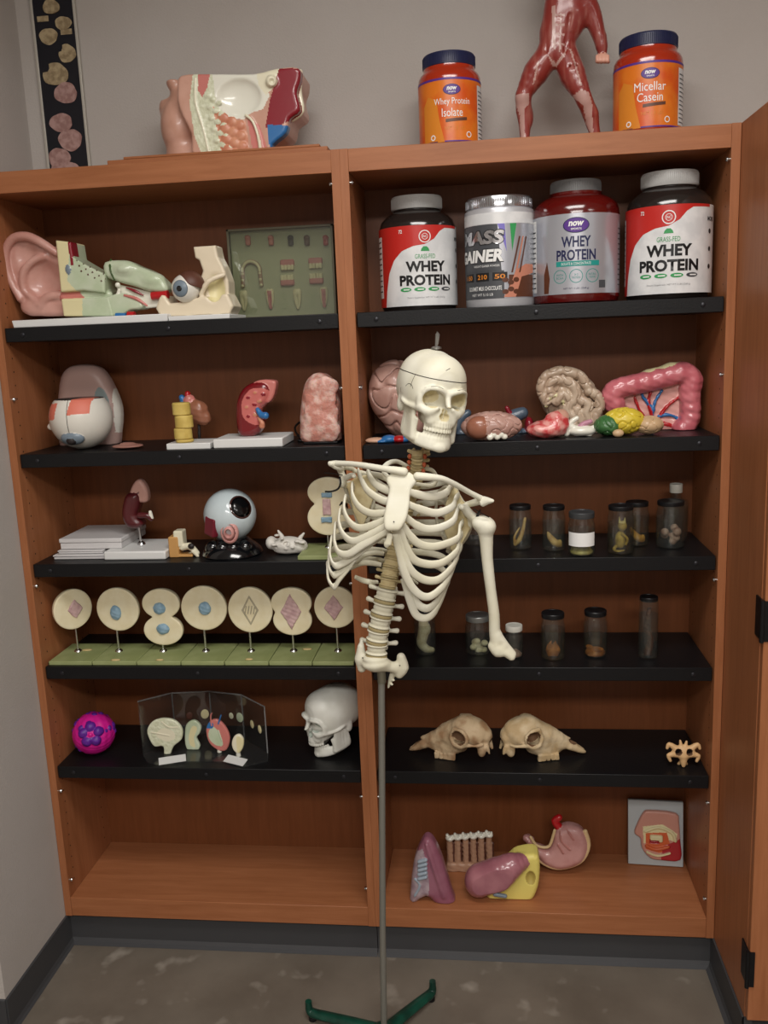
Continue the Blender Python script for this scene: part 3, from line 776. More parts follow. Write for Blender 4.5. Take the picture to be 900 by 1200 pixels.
def f(s):
    f_l(s); s.extr(wp([(406, 568), (418, 558), (436, 556), (441, 575), (430, 606), (424, 622), (414, 600)], -.29), -.292, -.286, k=.006, m=1, r=.002)
wpart('shoulder_blade', a - Vector((.065, .09, .10)), a + Vector((.065, .075, .095)), .0019, f, [mbone, mbone2])
def f(s):
    s.chain(W([(577, 587, -.345), (567, 586, -.325), (556, 589, -.30), (542, 592, -.265), (528, 590, -.24)]), [.0032, .0085, .008, .006, .004], k=.006)
    s.chain(W([(577, 587, -.345), (566, 590, -.33)]), [.002, .007], k=.006)
    s.chain(W([(545, 594, -.32), (548, 600, -.315), (553, 605, -.305)]), [.008, .0095, .010], k=.006); s.chain(W([(548, 600, -.31), (541, 594, -.335)]), [.008, .0065], k=.006)
    s.chain(W([(554, 606, -.305), (551, 617, -.29), (545, 631, -.265), (530, 650, -.222)]), [.008, .006, .005, .005], k=.006)
    s.chain(W([(533, 566, -.30), (537, 580, -.28), (545, 594, -.29)]), [.004, .0045, .006], k=.005)
    s.chain(W([(534, 570, -.29), (515, 575, -.23), (512, 610, -.215), (530, 650, -.222)]), [.004, .0035, .0035, .005], k=.005)
    for t in np.linspace(0, 1, 9):
        s.cap(at(553 - 20 * t, 602 + 46 * t, -.300 + .068 * min(1, t * 1.2)), at(514 + 10 * t, 578 + 68 * t, -.225 + .006 * t), .0040, .0036, k=.006)
a = at(545, 605, -.28)
f_r = f
def f(s):
    f_r(s); s.extr(wp([(531, 570), (538, 578), (548, 598), (555, 608), (549, 624), (540, 640), (530, 648), (520, 620), (522, 590)], -.295), -.298, -.291, k=.006, m=1, r=.002)
wpart('shoulder_blade', a - Vector((.085, .09, .10)), a + Vector((.075, .085, .09)), .0019, f, [mbone, mbone2])
# --- upper arm bone
def f(s):
    s.ell(at(566, 614, -.315), (.0215, .020, .0195), rot=(0, 20, 0)); s.ell(at(572, 617, -.318), (.017, .019, .017), k=.008); s.ell(at(560, 612, -.315), (.012, .015, .012), k=.01)
    s.chain(W([(569, 622, -.315), (570, 634, -.314), (571, 655, -.312), (575, 690, -.31), (579, 720, -.308), (580, 745, -.306), (584, 757, -.306)]), [.0175, .0145, .0125, .0115, .0120, .0125, .0165], k=.008)
    s.chain(W([(583, 745, -.306), (592, 757, -.305), (601, 766, -.304)]), [.011, .010, .0075], k=.008)
    s.chain(W([(577, 757, -.308), (583, 764, -.312), (592, 765, -.312), (599, 770, -.310)]), [.010, .0115, .0085, .009], k=.006)
    s.ell(at(589, 757, -.326), (.010, .008, .009), 's', k=.006); s.ell(at(594, 775, -.31), (.006, .02, .006), 's', k=.004)
a = at(580, 690, -.31)
wpart('upper_arm_bone', a - Vector((.06, .04, .165)), a + Vector((.07, .04, .165)), .0018, f, mbone)
# spring and wire at the arm joint, hook at the other shoulder
c0 = at(557, 607, -.312); g = G()
co = [c0 + Vector((.010 * math.sin(.5) * k / 24, 0, 0)) + Vector((math.cos(k * .9) * .004, math.sin(k * .9) * .010, .0105 * math.cos(k * .9) + .0002 * k)) for k in range(40)]
g.tube(co, .0013, 6); g.tube(W([(555, 596, -.335), (563, 601, -.34), (573, 606, -.335)]), .0011, 6)
g.build('joint_spring', mdark, SK, world=True)
g = G().tube(spline(W([(398, 559, -.31), (399, 566, -.318), (396, 573, -.32), (388, 576, -.32), (381, 576, -.318)]), 6), .0021, 8)
G().tube(spline(W([(402, 557, -.32), (391, 555, -.32), (380, 554, -.32)]), 4), .0010, 6).build('wire', mdark, SK, world=True)
G().tube(W([(401, 588, -.30), (398, 592, -.31), (404, 588, -.31)]), .0016, 6).build('wire', mdark, SK, world=True)
g.build('arm_hook', mdark, SK, world=True)
# --- rod and castor base
G().tube([at(450, 1207, -.30), at(448.5, 1100, -.30), at(447, 785, -.300)], .0078, 14).build('rod', mrod, SK, world=True)
G().tube([at(447.5, 800, -.300), at(446, 776, -.298)], .0098, 14).build('rod_sleeve', mat('brushed_sleeve', (120, 116, 100), .5, .7), SK, world=True)
bx, by = .969, -.30
G().lathe([(0, .018), (.034, .018), (.036, .03), (.022, .042), (.013, .048), (0, .048)], 24, c=(bx, by, 0)).build('hub', mgreen, SK, world=True)
for a, L_ in ((54, .190), (163, .212), (287, .2)):
    dx, dy = math.cos(R_(a)), math.sin(R_(a))
    pts = [Vector((bx + dx * r * L_, by + dy * r * L_, z)) for r, z in ((.1, .028), (.4, .026), (.75, .022), (.93, .020), (.99, .026), (1.0, .040), (1.0, .052))]
    lg = G().tube(spline(pts, 5), [.018, .0165, .015, .0135, .011, .009, .0085], 12, flat=[.7, .7, .7, .8, .9, 1, 1]).build('base_leg', mgreen, SK, world=True)
    G().lathe([(.009, 0), (.011, .002), (.011, .010), (.006, .014)], 14, c=(bx + dx * .95 * L_, by + dy * .95 * L_, 0)).build('rubber_foot', mblk, lg, world=True)
# ================================================================ protein tubs
P_ = dict(
 white=mat('label_white', (232, 232, 230), .35), red=mat('label_red', (190, 42, 36), .35), black=mat('label_black', (22, 22, 24), .4),
 green=mat('label_green', (52, 150, 84), .4), grey=mat('label_grey', (150, 150, 152), .4), lgrey=mat('label_marble', (210, 211, 212), .35, var=(226, 226, 226), vs=22),
 silver=mat('label_silver', (186, 188, 196), .28, .55), purple=mat('label_purple', (84, 44, 132), .4), teal=mat('label_teal', (30, 140, 132), .4),
 orange=mat('label_orange', (208, 84, 26), .3, var=(218, 118, 34), vs=14), yellow=mat('label_yellow', (214, 132, 42), .35), chrome=mat('chrome_band', (205, 206, 210), .16, .9),
 brown=mat('chocolate', (92, 52, 34), .4), pink=mat('label_pinkish', (196, 128, 104), .4), blue=mat('label_violet', (120, 110, 190), .35), dgrey=mat('label_dark_grey', (70, 72, 76), .4), navy=mat('label_navy', (30, 34, 74), .4))
PK = list(P_); PM = [P_[k] for k in PK]; PI = {k: i for i, k in enumerate(PK)}
mtubsmoke = mat('smoked_dark_plastic', (36, 31, 29), .14, coat=.6); mtubred = mat('dark_red_plastic', (88, 15, 13), .16, coat=.6)
mliddgrey = mat('grey_lid', (112, 112, 112), .45, bump=.1, bs=400); mlidgrey = mat('pale_grey_lid', (178, 178, 176), .42)
mlidnavy = mat('navy_lid', (28, 32, 66), .4); mtubor = mat('orange_red_plastic', (164, 44, 16), .16, coat=.6); mtubw = mat('frosted_silver_plastic', (196, 196, 200), .3, .3)
def face_cam(x, y): return math.atan2(CAMP[0] - x, y - CAMP[1])
def tub(px, Y, z, R, H_, body, lid, art, art_r, label, turn=0.0, prof=None, lidp=None, a1=None, group=None):
    p = at(px, 300, Y); t = thing('protein_tub', (p.x, Y, z), label, 'tub', group='orange protein tubs on top of the bookcase' if z > 2 else 'large protein tubs on the top right shelf')
    pr = prof or [(0, .006), (.80, .006), (.86, 0), (.93, .002), (1, .014), (1, .70), (.985, .74), (.93, .79), (.80, .835), (.68, .86), (.61, .875), (.60, .905)]
    k = H_ if not prof else H_
    G().lathe([(r * R, zz if zz < .02 else zz * k) for r, zz in pr], 64).build('body', body, t, sharp=30)
    lp = lidp or [(.0, .886), (.645, .886), (.655, .892), (.655, .985), (.635, 1.0), (.55, .998), (.54, .99), (0, .99)]
    g = G().lathe([(r * R, zz * H_) for r, zz in lp], 64)
    r0 = lp[2][0] * R
    for q in range(90):
        a = 2 * math.pi * q / 90; c, s_ = math.cos(a), math.sin(a); z0, z1 = lp[2][1] * H_ + .002, lp[3][1] * H_ - .001
        g.tube([(r0 * c, r0 * s_, z0), (r0 * c, r0 * s_, z1)], .0007, 4, cap=False)
    g.build('lid', lid, t, sharp=30)
    art.build('label', PM, t, R=R * art_r, a0=face_cam(p.x, Y) + turn)
    return t, p
def whey_art(R, z0, z1):
    a = Art(); w = R * 1.95
    a.poly(rect2(-w, w, z0, z1), PI['lgrey'], 0)
    h = z1 - z0; m = (z0 + z1) / 2
    # red field sweeping from the left, over the top, to the right corner
    pts = [(-w, z1), (-w, z0), (-R * .80, z0)] + [(-R * .80 + R * 1.02 * (1 - math.cos(R_(k))) * .9, z0 + h * 1.0 * math.sin(R_(k)) ** .8) for k in (15, 30, 45, 60, 72)] + [(R * .12, z0 + h * .80), (R * .40, z0 + h * .80), (R * .50, z0 + h * .96), (R * 1.15, z1)]
    a.poly([(-w, z1), (-w, z0), (-R * 1.10, z0), (-R * 1.04, z0 + h * .20), (-R * .92, z0 + h * .42), (-R * .74, z0 + h * .58), (-R * .50, z0 + h * .69), (-R * .20, z0 + h * .745), (R * .10, z0 + h * .765), (R * .34, z0 + h * .83), (R * .50, z0 + h * .92), (R * .66, z0 + h * .965), (R * 1.2, z0 + h * .97), (R * 1.2, z1)], PI['red'], 1)
    a.poly(rect2(-R * 1.60, -R * 1.22, z0 + h * .12, z0 + h * .9), PI['white'], 2)
    for k in range(10): a.poly(rect2(-R * 1.56, -R * 1.26, z0 + h * (.2 + .07 * k), z0 + h * (.215 + .07 * k)), PI['black'], 3)
    a.ring(R * .10, z0 + h * .86, h * .066, h * .078, PI['white'], 2); a.ring(R * .10, z0 + h * .86, h * .034, h * .040, PI['white'], 2)
    a.text('INC', R * .10, z0 + h * .86, h * .05, h * .03, PI['white'], 2, .01)
    a.text('72', -R * .52, z0 + h * .93, h * .05, h * .045, PI['white'], 3)
    a.poly([(R * .10 + q[0], z0 + h * .70 + q[1]) for q in [(-.011, -.004), (.011, -.004), (.009, .002), (.004, .007), (0, .004), (-.004, .007), (-.009, .002)]], PI['green'], 2)
    a.text('GRASS-FED', R * .10, z0 + h * .615, R * .52, h * .055, PI['green'], 2, .0)
    a.text('WHEY', R * .12, z0 + h * .49, R * 1.05, h * .135, PI['black'], 2, .04)
    a.text('PROTEIN', R * .12, z0 + h * .32, R * 1.40, h * .135, PI['black'], 2, .04)
    for k in range(4):
        c = R * (-.42 + .36 * k); a.poly(disc2(c - R * .0, z0 + h * .205, R * .145, h * .026), PI['green' if k != 3 else 'dgrey'], 2); a.poly(rect2(c - R * .06, c + R * .10, z0 + h * .198, z0 + h * .212), PI['white'], 3)
    a.text('Dietary Supplement  NET WT 5 LBS (2268 g)', R * .12, z0 + h * .10, R * 1.0, h * .025, PI['grey'], 2, 0)
    for k in range(3): a.poly(disc2(R * 1.22, z0 + h * (.30 + .2 * k), h * .028), PI['black'], 2)
    a.text('MORE', R * 1.26, z0 + h * .84, R * .3, h * .05, PI['black'], 2)
    return a
z1 = SH[0]
tub(490, .172, z1, .0985, .283, mtubsmoke, mlidgrey, whey_art(.0985, .012, .205), 1.0, 'dark tub with a red and white whey label, leftmost of the tubs on the shelf', turn=.08)
tub(783, .118, z1, .1015, .296, mtubsmoke, mlidgrey, whey_art(.1015, .012, .213), 1.0, 'dark tub with a red and white whey label, at the right end of the shelf', turn=-.10)
# cylinder tub with chrome lid
R = .086; a = Art(); w = R * 2.2; h = .205
a.poly(rect2(-w, w, .020, .195), PI['silver'], 0); a.poly(rect2(-w, w, .196, .222), PI['lgrey'], 0)
a.poly(rect2(R * .55, R * 1.5, .022, .075), PI['brown'], 1)
a.poly([(R * .40, .022), (R * .62, .055), (R * .75, .085), (R * 1.1, .10), (R * 1.5, .10), (R * 1.5, .08), (R * .95, .07), (R * .75, .022)], PI['pink'], 2)
for k in range(6): a.poly(disc2(R * (.45 + .16 * (k % 3)), .035 + .022 * (k // 3) + .006 * (k % 2), .008, .006, 10), PI['brown'], 3)
for k in range(3): a.poly([(R * (.62 + .12 * k), .08), (R * (.67 + .12 * k), .08), (R * (.92 + .12 * k), .165), (R * (.87 + .12 * k), .165)], PI['brown' if k != 1 else 'pink'], 3)
a.poly([(R * .25, .195), (R * .5, .13), (R * .45, .195)], PI['blue'], 1); a.poly([(R * .6, .195), (R * .66, .13), (R * .8, .195)], PI['green'], 1)
a.poly([(-w, .085), (R * .35, .085), (R * .25, .195), (-w, .195)], PI['dgrey'], 1)
a.text('MASS', -R * .30, .165, R * 1.50, .036, PI['black'], 2, .09, .15); a.text('MASS', -R * .30, .165, R * 1.46, .032, PI['chrome'], 3, .045, .15)
a.text('GAINER', -R * .38, .122, R * 1.66, .034, PI['black'], 2, .09, .15); a.text('GAINER', -R * .38, .122, R * 1.62, .030, PI['white'], 3, .045, .15)
a.text('WEIGHT GAINER POWDER', -R * .1, .098, R * .8, .005, PI['white'], 3, 0)
a.poly(rect2(-w, R * .42, .020, .086), PI['dgrey'], 1)
for k in range(3): a.poly(rect2(-R * .95 + R * .52 * k, -R * .95 + R * .52 * k + R * .42, .062, .082), PI['black'], 2); a.text(('1150', '210', '50')[k], -R * .74 + R * .52 * k, .072, R * .3, .011, PI['yellow'], 3, .02)
a.text('GOURMET MILK CHOCOLATE', -R * .2, .045, R * 1.1, .010, PI['white'], 2, .01)
a.text('NET WT 5.15 LB', -R * .25, .030, R * .7, .006, PI['white'], 2, 0)
tub(585.5, .135, z1, R, .262, mtubw, P_['chrome'], a, 1.0, 'silver cylindrical tub with a chrome lid lettered MASS GAINER', turn=-.30,
    prof=[(0, .004), (.94, .004), (.97, 0), (1, .008), (1, .87), (.985, .885), (.93, .89), (.93, .91)], lidp=[(0, .895), (.93, .895), (.955, .90), (.955, .985), (.935, 1.0), (.85, .998), (.84, .985), (0, .985)])
# dark red tub
def now_logo(a, cx, cy, s, lv=2):
    a.poly(disc2(cx, cy, s, s * .58), PI['navy'], lv); a.poly(disc2(cx, cy, s * .93, s * .52), PI['purple'], lv + 1)
    a.text('now', cx, cy + s * .10, s * 1.1, s * .36, PI['white'], lv + 2, .04, .2); a.text('SPORTS', cx, cy - s * .28, s * .8, s * .14, PI['white'], lv + 2, .02)
R = .106; a = Art(); w = R * 1.75
a.poly(rect2(-w, w, .022, .207), PI['silver'], 0); a.poly(rect2(-w, -R * 1.12, .03, .2), PI['white'], 1)
for k in range(12): a.poly(rect2(-R * 1.6, -R * 1.16, .04 + .012 * k, .043 + .012 * k), PI['dgrey'], 2); a.poly(rect2(R * 1.16, R * 1.6, .04 + .012 * k, .043 + .012 * k), PI['dgrey'], 2)
now_logo(a, -.004, .180, .031)
a.text('WHEY', -.004, .1425, .070, .025, PI['navy'], 1, .03); a.text('PROTEIN', -.004, .112, .094, .025, PI['navy'], 1, .03)
a.poly(rect2(-.052, .052, .086, .098), PI['teal'], 1); a.text('ISOLATE & CONCENTRATE', -.004, .092, .07, .006, PI['white'], 2, 0)
for k in range(3): a.ring(-.043 + .039 * k, .063, .0145, .0160, PI['teal'], 1); a.text(('WITH\nBCAA', '24 G\nPROTEIN', 'NATURAL\nFLAVOR')[k], -.043 + .039 * k, .063, .018, .012, PI['teal'], 1, 0)
a.text('NET WT. 5 LBS. (2268 g)', -.004, .034, .06, .005, PI['navy'], 1, 0); a.poly(rect2(.052, .07, .034, .052), PI['dgrey'], 1)
a.poly([(-.088, .025), (-.074, .025), (-.070, .06), (-.078, .10), (-.088, .07)], PI['brown'], 1)
tub(674.5, .135, z1, R, .292, mtubred, mliddgrey, a, 1.0, 'dark red tub with a silver WHEY PROTEIN label and grey lid', turn=.05,
    prof=[(0, .006), (.84, .006), (.9, 0), (.97, .004), (1, .016), (1, .72), (.985, .76), (.93, .81), (.80, .85), (.66, .873), (.60, .885), (.60, .905)], lidp=[(.0, .886), (.565, .886), (.575, .892), (.575, .985), (.555, 1.0), (.5, .998), (.49, .99), (0, .99)])
# two orange tubs on top
def orange_art(R, lines):
    a = Art(); w = R * 1.8; a.poly(rect2(-w, w, .014, .158), PI['orange'], 0); a.poly(rect2(-w, w, .153, .158), PI['purple'], 1)
    a.poly([(-R * .95, .014), (-R * .2, .014), (-R * .35, .06), (-R * .45, .11), (-R * .75, .12), (-R * .95, .10)], PI['yellow'], 1)
    now_logo(a, .004, .131, .021)
    for i, (tx, ww) in enumerate(lines):
        a.text(tx, .004, .103 - .023 * i, ww, .019, PI['white'], 2, 0.0)
    a.poly([(-.012, .058), (.040, .062), (.040, .069), (-.012, .065)], PI['brown'], 2); a.text('NET 1.8 LBS', .01, .045, .05, .007, PI['yellow'], 2, 0)
    a.poly(rect2(R * 1.0, R * 1.6, .02, .145), PI['lgrey'], 1)
    for k in range(12): a.poly(rect2(R * 1.05, R * 1.5, .026 + .0095 * k, .0285 + .0095 * k), PI['dgrey'], 2)
    a.ring(-.045, .026, .004, .0065, PI['white'], 2); a.ring(.045, .030, .005, .007, PI['white'], 2); a.poly(rect2(-w, w, .014, .017), PI['purple'], 1)
    return a
OP = [(0, .006), (.84, .006), (.9, 0), (.97, .004), (1, .016), (1, .72), (.985, .76), (.93, .80), (.84, .825), (.82, .84), (.82, .89)]
OL = [(0, .87), (.82, .87), (.835, .875), (.835, .985), (.81, 1.0), (.74, .998), (.72, .985), (0, .985)]
R = .0765; tub(531.5, .145, H, R, .222, mtubor, mlidnavy, orange_art(R, [('Whey Protein', .088), ('Isolate', .05)]), 1.0, 'orange tub with a navy lid on top of the bookcase, left of the muscle figure', turn=.02, prof=OP, lidp=OL)
R = .0800; tub(756, .135, H, R, .226, mtubor, mlidnavy, orange_art(R, [('Micellar', .072), ('Casein', .058)]), 1.0, 'orange tub with a navy lid on top of the bookcase, right of the muscle figure', turn=.02, prof=OP, lidp=OL)

# ================================================================ specimen jars
mgl = clear('jar_glass', (238, 244, 240), .05, .03); mfl = clear('preserving_fluid', (232, 222, 188), .03, .03); mfc = clear('clear_fluid', (236, 238, 234), .03, .03)
mlb = mat('black_jar_lid', (24, 24, 26), .38, .2); mlw = mat('white_jar_lid', (200, 198, 188), .5)
msp = {k: mat('specimen_' + k, c, .5, var=v, vs=60) for k, c, v in (('tan', (222, 180, 112), (190, 142, 82)), ('brown', (176, 116, 62), (130, 80, 44)), ('pale', (228, 214, 184), (206, 188, 152)), ('olive', (200, 182, 112), (160, 142, 84)), ('dark', (90, 52, 34), (60, 34, 24)), ('pinkish', (190, 158, 144), (150, 112, 100)))}
def jar(px, pyb, zs, w, h, label, spec=None, fill=.7, fluid=mfl, lid=mlb, lidh=.010, neck=.9, lidr=.9, name='specimen_jar', cat='jar', band=None, Y=None, group=None):
    from_y = Y
    c = at(px, pyb, 0); d = CR.T @ np.array([(px - 450) / FPX, (pyb - 600) / FPX, 1.0]); q = CAMP + d * (zs - CAMP[2]) / d[2]
    x, y = (q[0], q[1] + w * .5 * .9) if Y is None else (at(px, pyb, Y).x, Y)
    t = thing(name, (x, y, zs), label, cat, group=group or (('jars on the third shelf' if zs > 1 else 'jars on the fourth shelf') if cat == 'jar' else None)); R = w / 2; hb = h - lidh
    out = [(0, .001), (R * .86, .001), (R * .97, .004), (R, .010), (R, hb * .76), (R * .97, hb * .82), (R * neck, hb * .89), (R * neck, hb + .002)]
    G().lathe(out, 40).build('glass', mgl, t, sharp=25)
    if fluid: 
        f_ = fill * hb; G().lathe([(0, .004), (R * .84, .004), (R * .93, .009), (R * .94, .012), (R * .94, min(f_, hb * .76)), (0, min(f_, hb * .76))], 32).build('fluid', fluid, t, sharp=40)
    if lid: G().lathe([(0, hb - .001), (R * lidr * 1.02, hb - .001), (R * lidr * 1.04, hb + .001), (R * lidr * 1.04, h - .0015), (R * lidr, h), (R * lidr * .85, h), (R * lidr * .83, h - .001), (0, h - .001)], 40).build('lid', lid, t, sharp=30)
    if band:
        a = Art(); a.poly(rect2(-R * 1.15, R * 1.15, hb * band[0], hb * band[1]), 0, 0); a.build('paper_label', [P_['white']], t, R=R, a0=face_cam(x, y), base=.0006)
    if spec:
        s = SDF((-R * .9, -R * .9, .003), (R * .9, R * .9, hb * .86), max(.0011, R / 34)); spec[0](s, R, hb); s.build('specimen', msp[spec[1]], t)
    return t
def worm(s, R, h): s.chain([(-R * .45, 0, .010), (-R * .1, -.004, h * .22), (R * .22, 0, h * .45), (R * .42, .004, h * .74)], [.0045, .0065, .005, .0035]); s.chain([(-R * .5, .002, .012), (-R * .5, .0, h * .3), (-R * .05, .008, h * .5)], [.004, .0035, .002], k=.003)
def grub(s, R, h): s.chain([(R * .5, 0, .012), (R * .1, -.004, h * .18), (-R * .3, 0, h * .30), (-R * .5, 0, h * .42)], [.006, .010, .008, .003]); s.ell((R * .5, 0, .02), (.006, .006, .007), k=.004)
def fetus(s, R, h): s.ell((0, 0, h * .30), (R * .42, R * .4, h * .2)); s.ell((R * .12, -.003, h * .62), (R * .34, R * .32, h * .12), k=.006); s.cap((R * .25, -.006, h * .68), (R * .3, -.004, h * .80), .0035, .0018, k=.003); s.cap((-R * .1, -.006, h * .70), (-R * .12, -.004, h * .82), .0035, .0018, k=.003); s.chain([(R * .1, -R * .35, h * .45), (R * .45, -R * .5, h * .35), (R * .35, -R * .4, h * .22)], [.004, .003, .003], k=.003); s.chain([(-R * .2, 0, h * .18), (-R * .5, -R * .1, h * .10), (-R * .3, -R * .5, h * .07), (R * .2, -R * .5, h * .09)], [.005, .004, .003, .002], k=.003)
def lumps(s, R, h):
    r = random.Random(int(R * 9999))
    for k in range(9): s.ell((r.uniform(-.5, .5) * R, r.uniform(-.5, .3) * R, h * r.uniform(.08, .45)), (R * .28, R * .26, h * .09), k=.004)
def layer(s, R, h): s.ell((0, 0, .008), (R * .85, R * .85, h * .12)); lumps(s, R, h * .5)
def foot(s, R, h): s.chain([(-R * .1, 0, h * .86), (-R * .15, 0, h * .5), (-R * .35, 0, h * .25), (R * .1, -.003, .012), (R * .6, -.004, .010)], [R * .40, R * .50, R * .45, R * .36, R * .26]); s.ell((R * .3, 0, h * .6), (R * .25, R * .4, h * .12), k=.006)
def tuft(s, R, h):
    for k in range(7): s.chain([(R * .1 * (k - 3), 0, .008), (R * .16 * (k - 3), -.004, h * .2), (R * .12 * (k - 3.4), 0, h * (.32 + .04 * (k % 3)))], [.0045, .0038, .0018], k=.002)
def strand(s, R, h): s.chain([(0, 0, .01), (R * .25, 0, h * .3), (-R * .2, 0, h * .55), (R * .1, 0, h * .86)], [R * .4, R * .3, R * .3, R * .2]); s.noise(.0015, 260)
s3 = SH[2]; s4 = SH[3]
jar(610.5, 645, s3, .060, .117, 'black-lidded jar with a long tan worm-like specimen, nearest the arm bone', (worm, 'tan'), fluid=mfc)
jar(650, 647, s3, .060, .119, 'black-lidded jar with a curved tan specimen lying at the bottom', (grub, 'tan'), fluid=mfc)
jar(683, 653, s3, .068, .112, 'squat jar with a wide blank white paper label', (layer, 'olive'), fluid=mfc, band=(.28, .64), lid=mat('grey_topped_lid', (70, 72, 74), .4, .3), lidh=.014)
jar(729, 651, s3, .066, .124, 'jar holding a small yellow-brown animal fetus sitting up', (fetus, 'olive'))
jar(748, 641, s3, .062, .116, 'narrow jar half hidden behind the jar holding the fetus', (grub, 'tan'))
jar(788, 644, s3, .072, .122, 'clear black-lidded jar of pinkish tissue in front of the capped bottle', (lumps, 'pinkish'), fluid=mfc)
jar(791, 630, s3, .064, .152, 'clear plastic bottle with a white cap behind the rightmost jar', None, fluid=mfc, lid=mlw, lidh=.022, neck=.42, lidr=.50, name='bottle', cat='bottle', Y=.195)
jar(558, 640, s3, .070, .050, 'low clear lidless glass dish beside the arm bone', None, fluid=None, lid=None, name='glass_dish', cat='dish', neck=.98)
jar(498, 769, s4, .060, .125, 'jar with a pale cream specimen directly below the rib cage', (foot, 'pale'), fluid=mfc)
jar(560.5, 769, s4, .070, .108, 'clear jar with a pale metal lid, left of the arm bone end', (lumps, 'pale'), fluid=mfc, lid=mat('zinc_lid', (150, 152, 150), .35, .7), fill=.55, lidh=.014)
jar(603, 773, s4, .048, .090, 'small jar with a white lid at the tip of the arm bone', (layer, 'pinkish'), fluid=mfc, lid=mlw, lidh=.014)
jar(649, 775, s4, .064, .126, 'wide jar with frosted top and brown tufted specimen', (tuft, 'brown'), fill=.72, band=None, lidh=.012)
jar(699, 772, s4, .062, .126, 'jar with a little brown sediment at the bottom', (layer, 'brown'), fill=.5, lidh=.012)
jar(761, 773, s4, .050, .166, 'tall narrow tube jar holding a dark stringy specimen', (strand, 'dark'), fill=.9, fluid=mfc, lidh=.010, neck=.96)
# ================================================================ models on top and on the upper left shelves
C_ = dict(flesh=mat('flesh_paint', (206, 160, 142), .35, var=(194, 146, 126), vs=14, coat=.3), cream=mat('cream_paint', (228, 222, 196), .3, coat=.4), fat=mat('pale_green_cream', (220, 222, 196), .35, var=(206, 208, 178), vs=90, bump=.6, bs=120, coat=.3),
 white=mat('glossy_white_paint', (232, 230, 216), .2, coat=.6), dred=mat('dark_red_paint', (134, 26, 40), .25, coat=.5), orange=mat('muscle_orange', (208, 146, 116), .35, var=(196, 126, 98), vs=40), pink=mat('model_pink', (200, 120, 112), .35, coat=.3),
 blue=mat('model_blue', (44, 108, 168), .3, coat=.3), yellow=mat('model_yellow', (222, 212, 166), .4), mint=mat('mint_paint', (196, 206, 180), .3, var=(184, 198, 166), vs=20, coat=.4), red=mat('model_red', (178, 26, 32), .3, coat=.4),
 basew=mat('white_base', (222, 222, 220), .4), bone=mat('model_bone', (226, 212, 186), .4, coat=.2), skin=mat('ear_pink', (205, 158, 146), .35, var=(190, 138, 126), vs=12, coat=.3), dark=mat('model_dark', (40, 34, 34), .5),
 iris=mat('grey_blue_iris', (120, 134, 146), .3), pupil=mat('pupil_black', (14, 14, 16), .15, coat=.6), brown=mat('model_brown', (92, 56, 44), .5), eyew=mat('eye_white', (226, 222, 212), .22, coat=.5), orred=mat('muscle_stump_red', (218, 120, 100), .5))
Z1, Z2, Z3, Z4, Z5, Z6 = SH + [.159]
# thin wooden board on the bookcase top
x0, x1 = at(126, 186, .03).x, at(384, 170, .03).x
t = thing('wooden_board', ((x0 + x1) / 2, .15, H), 'thin wooden board lying on top of the bookcase under the head section model', 'board')
w = (x1 - x0) / 2; G().box(-w, w, -.125, .13, .001, .014).build('plank', wh, t, bevel=.002); G().box(-w + .04, w - .02, -.12, .10, .0145, .021).build('plank', wh, t, bevel=.002)
HB = H + .0215
# poster strip of brains on the back wall
xl, xr = at(41, 5, .305).x, at(87, 5, .305).x; xl2, xr2 = at(56.5, 190, .305).x, at(102.5, 190, .305).x
XA, XB = (xl + xl2) / 2, (xr + xr2) / 2
t = thing('poster', ((XA + XB) / 2, BACK - .001, 2.10), 'tall narrow black poster strip with rows of pale animal brains on the wall', 'poster')
G().box(XA, XB, .301, .308, 2.02, 2.98).build('backing', mat('poster_black', (16, 16, 26), .4), t, world=True)
for a_, b_ in ((XA - .007, XA), (XB, XB + .007)): G().box(a_, b_, .298, .309, 2.02, 2.98).build('frame_edge', mat('pale_frame', (190, 186, 176), .4, .3), t, world=True, bevel=.001)
mbr = [mat('brain_print_tan', (176, 158, 124), .6, var=(140, 122, 92), vs=70), mat('brain_print_pink', (176, 142, 136), .6, var=(148, 112, 106), vs=70)]
rr = random.Random(3)
for i, (cx, cy, rx, ry, mi) in enumerate([(56.7, 42.5, 10, 8, 0), (74, 27, 9, 6.5, 0), (78.5, 62.5, 9.5, 9, 0), (65, 87, 14, 11, 0), (77, 109, 12.5, 10.5, 1), (71.7, 144, 12.5, 9.5, 1), (82.5, 164, 13, 11, 1), (70, 186, 12, 11, 1), (76, 198, 16, 8, 1), (60, 8, 9, 7, 0)]):
    c = at(cx, cy, .3); o = []
    for k in range(28):
        a_ = 2 * math.pi * k / 28; q = 1 + .05 * math.sin(3 * a_ + i) + .02 * math.sin(7 * a_ + 2 * i) - (.3 if i in (2, 3) and 2.2 < a_ < 2.8 else 0)
        o.append((c.x + rx * .0026 * q * math.cos(a_), c.z + ry * .0026 * q * math.sin(a_)))
    G().prism(o, .3002 - .0003 * i, .301).build('brain_picture', mbr[mi], t, world=True, sharp=60)
for cx, cy in ((50, 22), (77.5, 37)):
    c = at(cx, cy, .3); G().box(c.x - .016, c.x + .016, .3004, .301, c.z - .007, c.z + .007).build('caption_card', mbr[0], t, world=True)
